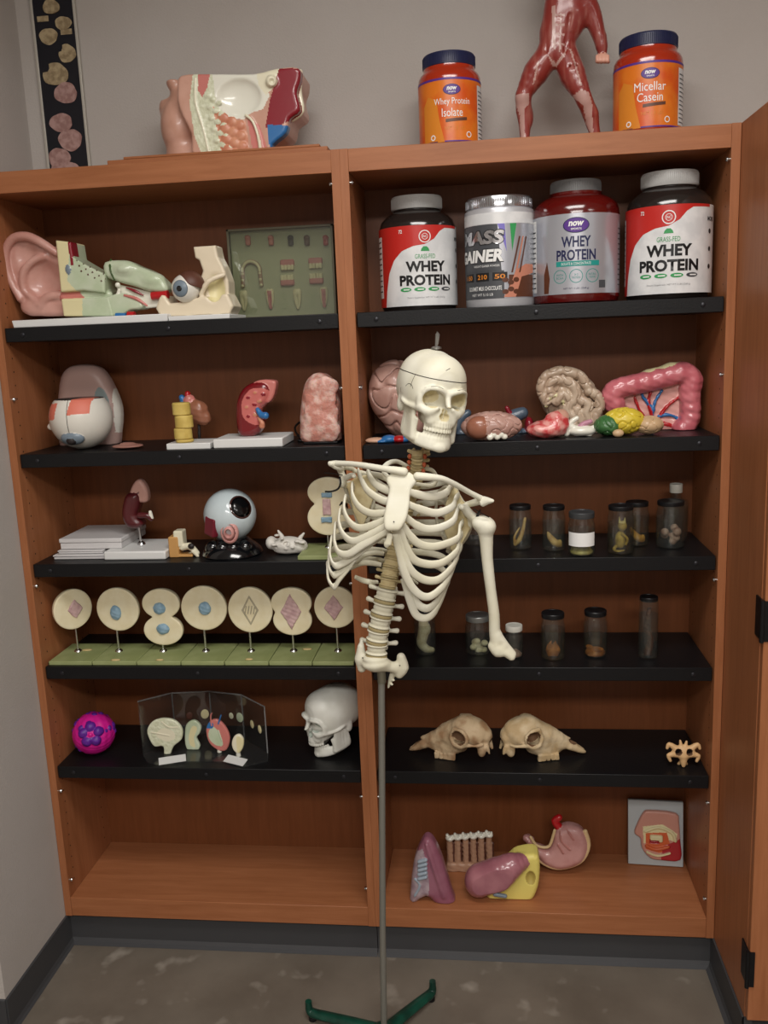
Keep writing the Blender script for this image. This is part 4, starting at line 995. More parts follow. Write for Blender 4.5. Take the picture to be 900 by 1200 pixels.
# head section model
Y = .10; t = stand('head_section_model', 270, .15, HB, 'sectioned nose and throat head model with dark red end, on the wooden board', 'anatomical model')
s = canvas(185, 78, 358, 192, Y, .04, .13, .0023)
face = wp(sm([(216, 92), (250, 90), (300, 90), (326, 84), (352, 83), (354, 98), (350, 112), (354, 132), (342, 142), (338, 158), (322, 172), (315, 186), (236, 188), (228, 160), (214, 130), (212, 108)], 3), Y)
s.extr(face, Y - .03, Y + .10, r=.008, m=0)
s.ell(A(212, 150, Y + .05), (.050, .055, .075), k=.02, m=0); s.ell(A(199, 128, Y + .06), (.026, .03, .03), k=.015, m=0); s.ell(A(206, 98, Y + .05), (.022, .035, .022), k=.015, m=0); s.ell(A(212, 112, Y + .045), (.02, .03, .02), k=.02, m=0); s.ell(A(194, 112, Y + .05), (.012, .02, .01), 's', k=.008, m=0)
s.ell(A(222, 186, Y + .05), (.06, .05, .04), k=.02, m=0)
s.cut((0, 0, HB + .001), (0, 0, -1)); s.cut((0, 0, at(280, 88, Y).z + .008), (-.0, 0, 1), k=.004)
F0, F1 = Y - .05, Y + .0
for poly, m in (([(226, 86), (260, 86), (262, 110), (275, 150), (282, 190), (240, 190), (228, 160), (222, 120)], 2), ([(232, 86), (246, 86), (243, 102), (237, 114), (232, 106)], 8), ([(249, 84), (304, 84), (316, 112), (308, 128), (292, 133), (286, 140), (266, 138), (252, 120)], 3),
                ([(249, 124), (266, 140), (288, 142), (294, 190), (262, 190), (254, 150)], 5), ([(290, 140), (304, 146), (314, 176), (296, 176)], 8), ([(300, 82), (328, 80), (322, 100), (312, 112), (303, 100)], 1), ([(327, 80), (353, 80), (349, 112), (354, 132), (330, 146), (311, 150), (316, 118)], 4), ([(313, 146), (340, 147), (334, 168), (316, 176)], 6)):
    s.paintp(wp(poly, Y - .03), m, F0, F1)
s.ell(A(280, 114, Y - .03), (.052, .016, .040), 's', k=.008, m=3); s.ell(A(318, 95, Y - .034), (.014, .012, .014), k=.003, m=1); s.ell(A(318, 95, Y - .046), (.007, .008, .007), 's', k=.003, m=1)
for k in range(16): s.ell(A(243 + 6 * (k % 3) + k * .9, 112 + 4.4 * k, Y - .031), (.008, .0028, .006), k=.003, m=2)
for k in range(12): s.ell(A(262 + 9 * (k % 3) + k * .5, 138 + 4.2 * k, Y - .031), (.012, .0035, .011), k=.003, m=5)
s.chain(A3([(288, 135, Y - .034), (296, 142, Y - .035), (302, 158, Y - .034), (306, 180, Y - .03)]), .0035, k=.003, m=1)
s.chain(A3([(352, 84, Y), (351, 108, Y), (354, 130, Y), (343, 140, Y)]), .006, k=.003, m=1); s.chain(A3([(229, 92, Y - .03), (229, 120, Y - .031), (238, 150, Y - .03), (246, 185, Y - .03)]), .0025, k=.002, m=1)
s.build('head', [C_[k] for k in ('flesh', 'cream', 'fat', 'white', 'dred', 'orange', 'blue', 'yellow', 'pink')], t, world=True)
# muscle figure: one continuous body, head above the frame
Y = .13; t = stand('muscle_figure', 655, Y, H, 'red muscle anatomy figure standing with legs apart on top of the bookcase', 'figure')
mmus = mat('muscle_red', (134, 48, 42), .32, var=(158, 92, 82), vs=26, vlo=.48, vhi=.75, stretch=(3, 3, .6), coat=.45); mten = mat('tendon_white', (182, 144, 136), .35, coat=.4); mfist = mat('fist_flesh', (214, 160, 140), .4)
c = at(655, 80, Y); s = SDF((c.x - .17, Y - .09, H - .001), (c.x + .16, Y + .09, H + .66), .0026)
def q(px, py, d=0): return A(px, py, Y + d)
k_ = .010
s.chain([q(634, 90), q(624, 78)], .02)  if False else None
s.ell(q(663, 12), (.052, .036, .050), m=0); s.ell(q(671, 20), (.036, .030, .040), k=.015, m=0); s.ell(q(655, 38), (.046, .032, .045), k=.02, m=0); s.ell(q(651, 60), (.040, .030, .035), k=.02, m=0)
s.chain([q(642, 66), q(628, 85), q(616, 106), q(613, 114)], [.030, .031, .021, .018], k=k_, m=0); s.chain([q(663, 66), q(671, 88, -.01), q(681, 108, -.02), q(685, 118, -.018)], [.030, .031, .021, .018], k=k_, m=0)
s.chain([q(613, 114), q(614, 130, .01), q(615, 146, .012), q(615, 168, .01)], [.0185, .0195, .015, .010], k=.006, m=0); s.ell(q(619, 138, .018), (.013, .016, .026), k=.006, m=0)
s.chain([q(685, 118, -.018), q(692, 134, -.005), q(695, 148, .0), q(700, 166, 0)], [.018, .0195, .015, .010], k=.006, m=0)
for a_, d_ in ((616, .01), (702, 0)): s.chain([q(a_, 167, d_), q(a_ - 3, 171, d_ - .045)], [.010, .008], k=.008, m=1)
s.chain([q(688, 8), q(694, 18), q(700, 36), q(703, 44)], [.027, .022, .0175, .014], k=k_, m=0); s.chain([q(703, 44), q(705, 54), q(706, 62)], [.0155, .0145, .010], k=.005, m=0)
fx = q(706, 68); s.ell(fx, (.0155, .0145, .011), k=.004, m=2)
for j in range(4): s.chain([q(700 + j * 4, 66, -.012), q(700 + j * 4, 71, -.016), q(701 + j * 4, 73, -.008)], [.0048, .0046, .004], k=.001, m=2)
s.cap(q(701, 66, -.008), q(699, 72, -.012), .0048, .004, k=.001, m=2)
s.ell(q(667, -8), (.050, .034, .034), k=.02, m=0); s.chain([q(650, -14), q(638, -32), q(626, -50), q(630, -66), q(638, -78)], [.026, .021, .017, .014, .010], k=.01, m=0); s.ell(q(636, -84), (.014, .013, .015), k=.004, m=2)
s.cap(q(664, -20), q(661, -34), .020, .018, k=.012, m=0); s.ell(q(660, -54, -.006), (.030, .036, .042), k=.006, m=0); s.ell(q(660, -44, -.03), (.018, .018, .022), k=.006, m=0); s.ell(q(660, -52, -.044), (.004, .007, .008), k=.004, m=0)
for e in (-1, 1): s.ell(q(660 + e * 5, -57, -.042), (.005, .004, .003), 's', k=.002, m=1); s.ell(q(660 + e * 13.5, -53, 0), (.004, .008, .012), k=.003, m=0)
s.ell(q(660, -43, -.047), (.008, .003, .002), 's', k=.002, m=1)
# relief: muscle bellies, bands and tendons
for a_, b_ in (((640, 18), (640, 60)), ((668, 18), (662, 60))): s.cap(q(*a_, -.034), q(*b_, -.028), .003, .003, 's', k=.006)
for j in range(4): s.cap(q(647, 20 + 10 * j, -.036), q(657, 20 + 10 * j, -.036), .0022, op='s', k=.004)
for a_, b_ in (((632, 78), (618, 104)), ((640, 80), (624, 106)), ((668, 78), (682, 106)), ((674, 76), (686, 100))): s.cap(q(*a_, -.033), q(*b_, -.025), .0028, op='s', k=.005)
s.paintp(wp([(646, 12), (650, 12), (650, 64), (646, 60)], Y), 1, Y - .09, Y - .018); s.paintp(wp([(655, 20), (657, 22), (656, 62), (654, 66)], Y), 1, Y - .09, Y - .012)
for j in range(4): s.paintp(wp([(648, 22 + 11 * j), (660, 22 + 11 * j), (660, 24.5 + 11 * j), (648, 24.5 + 11 * j)], Y), 1, Y - .09, Y)
s.paintp(wp([(640, 68), (651, 77), (664, 60), (660, 72), (652, 80), (646, 79)], Y), 1, Y - .09, Y - .012)
s.paintp(wp([(604, 112), (620, 112), (620, 122), (614, 130), (616, 168), (611, 168), (609, 135), (604, 122)], Y), 1, Y - .09, Y + .004)
s.paintp(wp([(670, 116), (680, 110), (688, 113), (692, 126), (694, 150), (698, 168), (693, 168), (688, 150), (682, 128)], Y), 1, Y - .09, Y - .006)
s.paintp(wp([(666, 62), (668, 61), (680, 106), (678, 107)], Y), 1, Y - .09, Y - .02); s.paintp(wp([(629, 76), (631, 76), (624, 108), (622, 108)], Y), 1, Y - .09, Y - .02)
s.cut((0, 0, H + .001), (0, 0, -1)); s.build('body', [mmus, mten, mfist], t, world=True)
G().box(-.16, .16, -.07, .06, .0005, .004).build('base_plate', C_['basew'], t, bevel=.001) if False else None

# ---- top left shelf: big ear model on a long white base
Y = .09; t = stand('ear_model', 90, Y, Z1, 'giant ear model cut open to show green inner ear, on a white base', 'anatomical model')
xa, xb = at(19, 375, .05).x, at(200, 375, .05).x
G().prism([(0, 0)] * 0 or [(xa + .004, Z1), (xb, Z1), (xb, Z1 + .019), (xa, Z1 + .019)], .025, .19).build('base', C_['basew'], t, world=True, bevel=.002)
zb = Z1 + .019
s = canvas(0, 268, 90, 374, Y, .05, .07, .002)
o = wp(sm([(3, 296), (8, 280), (22, 272), (38, 275), (56, 287), (74, 292), (80, 315), (80, 345), (86, 368), (38, 369), (24, 352), (11, 334), (4, 315)], 3), Y)
s.extr(o, Y - .015, Y + .035, r=.014, m=0)
s.ell(A(52, 330, Y - .02), (.050, .030, .052), 's', k=.015, m=0); s.ell(A(30, 300, Y - .022), (.026, .014, .030), 's', k=.012, m=0)
s.chain(A3([(66, 296, Y - .02), (48, 284, Y - .026), (32, 277, Y - .028), (16, 279, Y - .026), (7, 292, Y - .024), (7, 310, Y - .022), (13, 330, Y - .020), (24, 350, Y - .018)]), [.010, .011, .0115, .011, .010, .009, .009, .010], k=.007, m=0)
s.chain(A3([(52, 300, Y - .014), (38, 306, Y - .018), (27, 320, Y - .018), (28, 340, Y - .016), (42, 352, Y - .014)]), [.008, .009, .009, .008, .008], k=.010, m=0)
s.chain(A3([(70, 346, Y - .012), (56, 348, Y - .014), (48, 356, Y - .012)]), [.010, .011, .012], k=.010, m=0); s.ell(A(38, 360, Y - .005), (.030, .018, .020), k=.012, m=0)
s.cut((0, 0, zb + .0005), (0, 0, -1)); s.build('auricle', [C_['skin']], t, world=True)
s = canvas(68, 280, 146, 374, Y, .05, .07, .0019)
s.extr(wp([(72, 283), (90, 285), (93, 303), (110, 313), (129, 322), (129, 344), (104, 341), (78, 343)], Y), Y - .035, Y + .05, r=.005, m=0)
s.extr(wp([(79, 351), (105, 350), (134, 349), (140, 371), (82, 371)], Y), Y - .038, Y + .05, r=.004, m=0); s.extr(wp([(70, 340), (130, 340), (130, 354), (70, 354)], Y), Y - .01, Y + .05, r=.003, m=3)
s.chain(A3([(76, 348, Y - .01), (100, 346, Y - .012), (128, 345, Y - .012)]), [.014, .010, .009], k=.004, m=3)
s.paintp(wp([(90, 280), (135, 310), (135, 350), (104, 350), (86, 330)], Y), 1, Y - .06, Y + .1); s.paintp(wp([(80, 282), (86, 284), (87, 311), (84, 311)], Y - .03), 2, Y - .06, Y - .0); s.paintp(wp([(104, 350), (160, 345), (160, 375), (104, 375)], Y), 1, Y - .06, Y + .1)
for k in range(14): s.ell(A(90 + 2.6 * k, 305 + 1.3 * k + 5 * (k % 3), Y - .036), (.0022, .0018, .0022), k=0, m=4)
s.ell(A(80, 316, Y - .035), (.007, .003, .012), k=.002, m=5)
s.cut((0, 0, zb + .0005), (0, 0, -1)); s.build('ear_canal_block', [C_['yellow'], C_['mint'], C_['dred'], C_['pink'], C_['brown'], C_['iris']], t, world=True)
s = canvas(110, 300, 202, 374, Y, .06, .07, .0018)
s.extr(wp(sm([(127, 308), (150, 306), (165, 312), (182, 319), (197, 331), (199, 342), (180, 342), (160, 336), (140, 330), (128, 324)], 3), Y), Y - .03, Y + .03, r=.012, m=0)
s.ell(A(148, 316, Y - .015), (.030, .026, .018), k=.01, m=0); s.ell(A(180, 328, Y - .012), (.030, .024, .017), k=.01, m=0)
s.extr(wp(sm([(112, 351), (126, 350), (150, 344), (172, 356), (170, 362), (158, 364), (148, 370), (126, 371), (112, 370)], 3), Y), Y - .0362, Y + .03, r=.006, m=0)
s.extr(wp([(138, 333), (196, 346), (188, 360), (165, 362), (140, 348)], Y), Y - .012, Y + .02, r=.004, m=1)
s.ell(A(134, 333, Y - .03), (.010, .010, .010), 's', k=.004, m=4); s.ell(A(138, 334, Y - .028), (.007, .007, .007), k=0, m=1); s.cap(A(140, 340, Y - .03), A(137, 349, Y - .03), .005, k=.002, m=1)
s.chain(A3([(148, 337, Y - .016), (158, 341, Y - .018), (168, 346, Y - .016)]), [.002, .0045, .002], k=.001, m=2); s.chain(A3([(146, 346, Y - .036), (160, 350, Y - .037), (172, 358, Y - .034)]), [.003, .0045, .003], k=.001, m=5)
s.chain(A3([(130, 304, Y - .02), (129, 316, Y - .034), (134, 328, Y - .032)]), .0024, k=.001, m=4)
s.cut((0, 0, zb + .0005), (0, 0, -1)); s.build('inner_ear', [C_['mint'], C_['white'], C_['dred'], C_['yellow'], mat('deep_green', (60, 84, 40), .4), C_['pink']], t, world=True)
G().tube(A3([(178, 347, Y - .02), (197, 345, Y - .02)]), .0105, 14).build('red_vessel', C_['red'], t, world=True)
G().tube(A3([(136, 370, Y - .04), (148, 370, Y - .04)]), .0072, 12).build('blue_plug', C_['blue'], t, world=True); G().tube(A3([(150, 369, Y - .04), (158, 369, Y - .04)]), .009, 12).build('red_plug', C_['red'], t, world=True)
# eye socket model beside it
Y = .10; t = stand('eye_socket_model', 235, Y, Z1, 'cream bone eye socket model holding a grey-irised eyeball', 'anatomical model')
xa, xb = at(200.5, 375, .05).x, at(272, 375, .05).x
G().box(xa, xb, .03, .19, Z1, Z1 + .012).build('base', C_['basew'], t, world=True, bevel=.002)
s = canvas(190, 286, 274, 376, Y, .055, .06, .0018)
s.extr(wp([(229, 290), (255, 288), (258, 302), (264, 313), (270, 330), (272, 373), (232, 373), (233, 340), (240, 318), (236, 306), (231, 303)], Y), Y - .02, Y + .045, r=.006, m=0)
s.extr(wp(sm([(193, 350), (200, 347), (206, 356), (222, 352), (236, 350), (272, 345), (272, 374), (196, 374)], 2), Y), Y - .045, Y + .04, r=.007, m=0)
s.ell(A(252, 338, Y - .03), (.022, .022, .036), 's', k=.012, m=1); s.ell(A(217, 338, Y - .02), (.040, .045, .040), 's', k=.006, m=0); s.chain(A3([(236, 345, Y - .035), (244, 330, Y - .04), (262, 322, Y - .03)]), [.006, .007, .006], k=.008, m=0)
s.cap(A(194, 352, Y - .03), A(197, 362, Y - .03), .006, .007, k=.006, m=0); s.cut((0, 0, Z1 + .0125), (0, 0, -1)); s.noise(.0004, 90)
s.build('socket_bone', [C_['bone'], C_['yellow']], t, world=True)
def eyeball(t, c, R, fw, iris_r=.36, pupil_r=.15, white=None, iris=None, name='eyeball'):
    """sphere with a bulging iris facing fw"""
    Mq = Matrix.Translation(c) @ Vector(fw).to_track_quat('Z', 'Y').to_matrix().to_4x4()
    n = 40; th0 = math.asin(iris_r); th1 = math.asin(pupil_r); g = G(); pr = [(R * math.sin(a_), R * math.cos(a_)) for a_ in np.linspace(math.pi, th0, 22)]; pr[0] = (0, -R)
    g.lathe(pr, 40, M=Mq); g.mt(1).lathe([(R * math.sin(a_), R * math.cos(a_) * 1.004) for a_ in np.linspace(th0, th1, 6)], 40, M=Mq); pr = [(R * math.sin(a_), R * math.cos(a_) * 1.006) for a_ in np.linspace(th1, 0, 4)]; pr[-1] = (0, R * 1.006)
    g.mt(2).lathe(pr, 40, M=Mq); return g.build(name, [white or C_['eyew'], iris or C_['iris'], C_['pupil']], t, world=True, sharp=0)
e = eyeball(t, at(218, 338, Y - .035), .0365, (-.18, -1, -.05), .58, .20)
s = canvas(212, 320, 240, 350, Y - .035, .04, .05, .0014); s.ell(A(223, 335, Y - .03), (.0375, .037, .0375), m=0); s.cut(A(216, 331, Y - .05), (-.4, 0, -1)) ; s.cut(A(222, 338, Y - .06), (0, -1, 0)) if False else None; s.cut(A(221, 338, Y - .035), (-1, 0, -.35)) if False else None
s.build('upper_muscle', [C_['brown']], t, world=True)
# tooth display case
Y = .20; t = stand('dental_display', 334, Y, Z1, 'green display panel of small tooth and jaw models leaning at the shelf back', 'display')
mp_g = mat('display_green', (176, 172, 148), .5); mp_f = mat('display_frame', (96, 92, 72), .4)
a0_, a1_, b0_ = at(274, 372, Y), at(396, 372, Y), at(334, 266, Y); hx = (a1_.x - a0_.x) / 2; hz = b0_.z - Z1; t.location.x = (a0_.x + a1_.x) / 2
G().box(-hx, hx, .002, .012, .001, hz).build('panel', mp_g, t); 
for bx_ in ((-hx, -hx + .006, -.016, .012, .001, hz), (hx - .006, hx, -.016, .012, .001, hz), (-hx, hx, -.016, .012, hz - .006, hz), (-hx, hx, -.016, .012, .001, .006)): G().box(*bx_).build('frame_rail', mp_f, t, bevel=.001)
G().box(-hx + .006, hx - .006, -.014, -.0125, .006, hz - .006).build('clear_cover', clear('display_cover', (232, 236, 228), .06, .06), t)
mtooth = mat('tooth_ivory', (222, 206, 176), .3); mgum = mat('gum_pink', (196, 118, 120), .35)
def dq(px, py): v = at(px, py, Y); return v.x - t.location.x, v.z - Z1
for i, (a_, b_) in enumerate(((286, 352), (317, 350), (349, 350), (380, 348))):
    x, z = dq(a_, b_); s = SDF((x - .018, -.014, z - .034), (x + .018, .006, z + .034), .0012)
    s.ell((x, -.003, z + .017), (.0115, .007, .011)); s.ell((x, -.003, z + .029), (.004, .012, .004), 's', k=.003)
    for e in (-1, 1): s.chain([(x + e * .006, -.003, z + .012), (x + e * .005, -.003, z - .008), (x + e * .002, -.003, z - .026)], [.0055, .0045, .0018], k=.003)
    if i in (1, 3): s.paintp([(x - .004, z - .03), (x + .004, z - .03), (x + .006, z + .02), (x - .006, z + .02)], 1)
    s.build('tooth', [mtooth, mgum], t)
for a_, b_, f_ in ((337, 310, 1), (370, 308, 1), (337, 329, -1), (371, 327, -1)):
    x, z = dq(a_, b_); s = SDF((x - .03, -.016, z - .022), (x + .03, .006, z + .022), .0012); s.box((x, -.002, z + f_ * .004), (.019, .007, .009), r=.005, m=1)
    for k in range(4): s.box((x - .0135 + .009 * k, -.003, z - f_ * .008), (.004, .0065, .007), r=.0022, k=.001, m=0)
    s.build('jaw_section', [mtooth, mgum], t)
x, z = dq(295, 322); s = SDF((x - .035, -.016, z - .045), (x + .035, .006, z + .045), .0014)
arc = [(x + .024 * math.cos(a_), -.003, z + .008 + .026 * math.sin(a_)) for a_ in np.linspace(-.2, math.pi + .2, 9)]; arc = [(arc[0][0] + .002, -.003, z - .028)] + arc + [(arc[-1][0] - .002, -.003, z - .028)]
s.chain(arc, .0055, m=1)
for p_ in spline(arc, 2): s.ell((p_[0], -.006, p_[2]), (.0042, .004, .0042), k=.001, m=0)
s.build('tooth_arch', [mtooth, mat('gum_dull', (168, 128, 112), .4)], t)
for a_, b_ in ((302, 346), (333, 345), (366, 344), (352, 317), (300, 356), (333, 356), (366, 355)):
    x, z = dq(a_, b_); g = G()
    for k in range(3): g.box(x - .008, x + .008, .0012, .0019, z - .006 * k, z - .006 * k + .0016)
    g.build('caption', mat('caption_pale', (170, 172, 140), .6), t)
for k, (a_, col_) in enumerate(((291, 'pink'), (318, 'pink'), (341, 'dark'), (360, 'brown'), (382, 'red'))):
    x, z = dq(a_, 283); s = SDF((x - .015, -.014, z - .02), (x + .015, .006, z + .02), .0014); s.box((x, -.003, z), (.007, .006, .011), r=.004); s.ell((x, -.006, z + .01), (.008, .006, .006), k=.004); s.build('top_row_lump', [C_[col_]], t)  # small rounded lumps in mixed colours along the top of the panel

# ---- second shelf, left
Y = .105; t = stand('eyeball_model', 96, Y, Z2, 'large white eyeball model resting iris-down with orange-red muscle stumps', 'anatomical model')
c = at(96, 497, Y); R = .083; s = SDF((c.x - .11, Y - .10, Z2 - .002), (c.x + .11, Y + .10, c.z + .09), .0021)
ct = (c.x, Y, Z2 + .0835); s.ell(ct, (R, R, R), m=0); s.cut((0, 0, at(96, 467, Y - .03).z), (0, 0, 1), k=.003, m=2)
for pp_, dy in (([(83, 468), (103, 468), (104, 485), (81, 486)], -.065), ([(58, 474), (71, 472), (69, 491), (58, 493)], -.045), ([(123, 486), (138, 487), (137, 509), (124, 507)], -.05)): s.paintp(wp(pp_, Y + dy), 1, Y - .1, Y + .01)
s.cap(A(60, 500, Y - .02), A(66, 500, Y - .02), .010, .012, k=.003, m=0)
f0 = Vector((0, -.80, -.60)); s.ell((ct[0] + .0, ct[1] + f0.y * R * .96, ct[2] + f0.z * R * .96), (.032, .014, .020), k=0, m=3, rot=(37, 0, 0)); s.ell((ct[0], ct[1] + f0.y * R * 1.06, ct[2] + f0.z * R * 1.06), (.014, .012, .012), k=0, m=2, rot=(37, 0, 0))
s.build('globe', [C_['eyew'], C_['orred'], C_['dark'], C_['iris']], t, world=True)
g = G(); pts = [Vector(ct) + Vector((-.012, -math.cos(a_), math.sin(a_))).normalized() * (R + .0006) for a_ in np.linspace(-.45, .75, 14)]; g.tube(pts, .0007, 5).build('vein_line', C_['dark'], t, world=True)
Y = .215; t = stand('eye_shell_model', 108, Y, Z2, 'upright pink and blue-grey eye shell behind the large white eyeball', 'anatomical model')
s = canvas(66, 424, 148, 532, Y, .05, .05, .0023)
s.extr(wp(sm([(72, 450), (80, 432), (95, 427), (112, 428), (124, 436), (135, 455), (143, 478), (142, 505), (134, 530), (80, 532), (70, 500)], 3), Y), Y - .035, Y + .035, r=.03, m=0)
s.ell(A(120, 468, Y - .045), (.036, .012, .050), 's', k=.004, m=2); s.paintp(wp([(132, 440), (150, 470), (150, 510), (139, 505), (138, 480)], Y), 3, Y - .08, Y + .04)
s.cut((0, 0, Z2 + .0008), (0, 0, -1)); s.build('shell', [mat('shell_pink', (178, 148, 140), .4), mat('shell_pink_inner', (184, 156, 150), .4), mat('shell_blue_grey', (130, 142, 142), .4), C_['eyew']], t, world=True)
g = G().tube(A3([(101, 456, Y - .028), (104, 452, Y - .03), (106, 449, Y - .028)]), .0025, 6); g.build('vessel_mark', C_['dark'], t, world=True)
Y = .085; t = stand('tissue_disc', 150, Y, Z2, 'flat pinkish disc lying on the shelf right of the large white eyeball', 'model part')
s = SDF((at(128, 528, Y).x, Y - .05, Z2), (at(172, 528, Y).x, Y + .05, Z2 + .03), .0016); s.ell((t.location.x, Y, Z2 + .0068), (.042, .034, .006), m=0); s.ell((t.location.x, Y, Z2 + .013), (.02, .016, .004), k=.004, m=0); s.build('disc', [mat('dusty_pink', (158, 112, 100), .5)], t, world=True)
# yellow block column and the small organ behind it on a white base
Y = .07; t = stand('tissue_column_model', 222, Y, Z2, 'column of four yellow blocks on a small white base', 'anatomical model')
xa, xb = at(199, 525, .05).x, at(250, 525, .05).x; G().box(xa, xb, .025, .13, Z2, Z2 + .016).build('base', C_['basew'], t, world=True, bevel=.002)
ml = mat('block_yellow', (214, 188, 104), .5, var=(198, 170, 88), vs=30)
for k, (a_, b_, e_) in enumerate(((217.5, 528, 515), (215, 515, 502), (216, 502, 487), (213, 487, 472))):
    x = at(a_, b_, .05).x; z0 = at(a_, b_, .04).z; z1_ = at(a_, e_, .04).z; z0 = max(z0, Z2 + .0165)
    G().lathe([(0, z0 + .0005), (.0215, z0 + .0005), (.0235, z0 + .003), (.0235, z1_ - .003), (.0215, z1_), (0, z1_)], 24, c=(x, .052, 0)).build('block', ml, t, world=True, sharp=30)
Y = .15; t = stand('small_heart_model', 232, Y, Z2, 'small brownish organ model with blue and red tops behind the yellow blocks', 'anatomical model')
s = canvas(208, 456, 250, 528, Y, .04, .04, .0016); s.ell(A(231, 482, Y), (.030, .024, .032), m=0); s.ell(A(238, 490, Y), (.022, .018, .020), k=.008, m=0); s.ell(A(222, 470, Y), (.016, .014, .018), k=.006, m=3); s.cap(A(213, 466, Y), A(215, 472, Y), .0075, k=0, m=1); s.cap(A(220, 461, Y), A(220, 469, Y), .0078, k=0, m=2)
s.chain(A3([(233, 492, Y), (234, 520, Y)]), .004, k=.002, m=4); v = at(234, 520, Y); s.ell((v.x, Y, Z2 + .004), (.028, .024, .0036), k=0, m=4); s.noise(.0012, 180)
s.build('organ', [mat('organ_tan', (150, 96, 72), .4, coat=.3), C_['blue'], C_['red'], C_['pink'], C_['dark']], t, world=True)
# kidney with adrenal on white block
Y = .10; t = stand('kidney_model', 294, Y, Z2, 'dark red kidney model cut open on a white block base', 'anatomical model')
xa, xb = at(252, 524, .04).x, at(333, 524, .04).x; G().box(xa, xb, .025, .165, Z2, Z2 + .024).build('base', C_['basew'], t, world=True, bevel=.003)
s = canvas(274, 442, 328, 524, Y, .05, .05, .0017)
s.extr(wp(sm([(279, 475), (286, 456), (300, 447), (314, 447), (320, 456), (316, 470), (308, 480), (311, 492), (306, 506), (292, 512), (281, 505)], 3), Y), Y - .034, Y + .03, r=.02, m=0)
s.extr(wp(sm([(296, 452), (306, 445), (322, 445), (326, 450), (322, 466), (314, 472), (302, 466)], 3), Y), Y - .026, Y + .010, r=.006, m=5)
s.cut((0, Y - .024, 0), (.30, -1, .0), k=.004, m=1) if False else None
s.paintp(wp(sm([(284, 470), (294, 456), (308, 455), (316, 460), (312, 472), (306, 482), (307, 496), (296, 497), (285, 488)], 3), Y - .03), 1, Y - .07, Y - .006)
for k, (a_, b_) in enumerate(((291, 466), (299, 460), (308, 462), (289, 477), (298, 474), (304, 470), (291, 488), (299, 486))): s.ell(A(a_, b_, Y - .0325), (.0065, .0025, .0045), k=.003, m=6 if k % 2 else 2)
s.chain(A3([(302, 480, Y - .036), (306, 486, Y - .04), (311, 487, Y - .042)]), [.006, .008, .0095], k=.003, m=3); s.chain(A3([(303, 490, Y - .036), (307, 495, Y - .04), (307, 499, Y - .038)]), [.004, .006, .008], k=.002, m=6)
s.cap(A(293, 510, Y), A(293, 518, Y), .006, k=.004, m=4); s.cut((0, 0, Z2 + .0245), (0, 0, -1))
s.build('kidney', [mat('kidney_dark_red', (116, 22, 28), .22, coat=.6), mat('kidney_pink', (198, 106, 100), .35, coat=.3), C_['dred'], C_['blue'], C_['cream'], C_['pink'], C_['orange']], t, world=True)
# salt lamp
Y = .10; t = stand('salt_lamp', 379, Y, Z2, 'rough pink rock salt lamp with a black cord against the divider', 'lamp')
s = canvas(348, 432, 405, 526, Y, .07, .06, .0024)
s.extr(wp(sm([(354, 475), (358, 450), (368, 438), (382, 438), (394, 450), (400, 475), (400, 505), (396, 521), (358, 521), (353, 500)], 2), Y), Y - .045, Y + .045, r=.035, m=0)
r = random.Random(5)
for k in range(46): s.ell(A(378 + r.uniform(-13, 13), 480 + r.uniform(-30, 30), Y - .040 + r.uniform(-.004, .004)), (r.uniform(.012, .020), .0045, r.uniform(.012, .020)), k=.008, m=0)
s.noise(.0008, 110, 2)
s.cut((0, 0, Z2 + .006), (0, 0, -1))
mslt = mat('rock_salt', (198, 136, 122), .35, var=(226, 190, 178), vs=38, vlo=.45, vhi=.62, bump=.6, bs=120, sss=.2); s.build('salt_crystal', [mslt], t, world=True, smooth=2)
G().box(-.045, .045, -.04, .04, .0005, .0065).build('base', mblk, t, bevel=.002); G().tube(spline(A3([(352, 512, Y + .04), (347, 507, Y + .08), (346, 500, Y + .12), (352, 494, Y + .15)]), 5), .003, 8).tube(spline([Vector(t.location) + Vector(p_) for p_ in ((-.04, 0, .005), (-.055, .02, .004), (-.07, .02, .004), (-.075, .05, .004), (-.06, .10, .01))], 5), .003, 8).build('cord', mat('black_cord', (18, 18, 18), .5), t, world=True)
# ================================================================ second shelf, right: brains and gut
mbp = mat('brain_pink', (192, 154, 142), .4, var=(174, 134, 122), vs=20, coat=.3); mbg = mat('brain_grey_pink', (196, 176, 154), .35, var=(180, 156, 134), vs=24, coat=.4)
Y = .17; t = stand('brain_model', 462, Y, Z2, 'pink brain half standing on edge directly behind the skull', 'anatomical model')
s = canvas(430, 418, 500, 522, Y, .09, .08, .0021); s.ell(A(466, 462, Y), (.078, .062, .092), rot=(0, -12, 0), m=0); s.ell(A(474, 492, Y), (.05, .055, .05), k=.02, m=0); s.gyri(.0075, 95, 1.3, .010); s.ell(A(484, 500, Y - .02), (.03, .04, .03), k=.01, m=0); s.cut((0, 0, Z2 + .001), (0, 0, -1))
s.build('hemisphere', mbp, t, world=True)
Y = .055; t = stand('flat_organ_piece', 455, Y, Z2, 'low blue, red and cream organ piece lying beside the neck of the skeleton', 'model part')
s = canvas(426, 508, 484, 530, Y, .04, .04, .0016)
for a_, r_, m in (((440, 519), (.026, .02, .008), 0), ((456, 517), (.020, .02, .011), 1), ((468, 518), (.018, .02, .010), 2), ((448, 521), (.018, .022, .006), 1), ((474, 519), (.014, .015, .009), 1)):
    v = at(*a_, Y); s.ell((v.x, v.y, Z2 + r_[2] * .8), r_, k=.003, m=m)
s.cut((0, 0, Z2 + .0005), (0, 0, -1)); s.build('organ_piece', [mat('piece_cream', (208, 166, 140), .4), C_['blue'], C_['red']], t, world=True)
Y = .055; t = stand('brain_section_model', 575, Y, Z2, 'pink brain section with a brown oval set in it, right of the skull jaw', 'anatomical model')
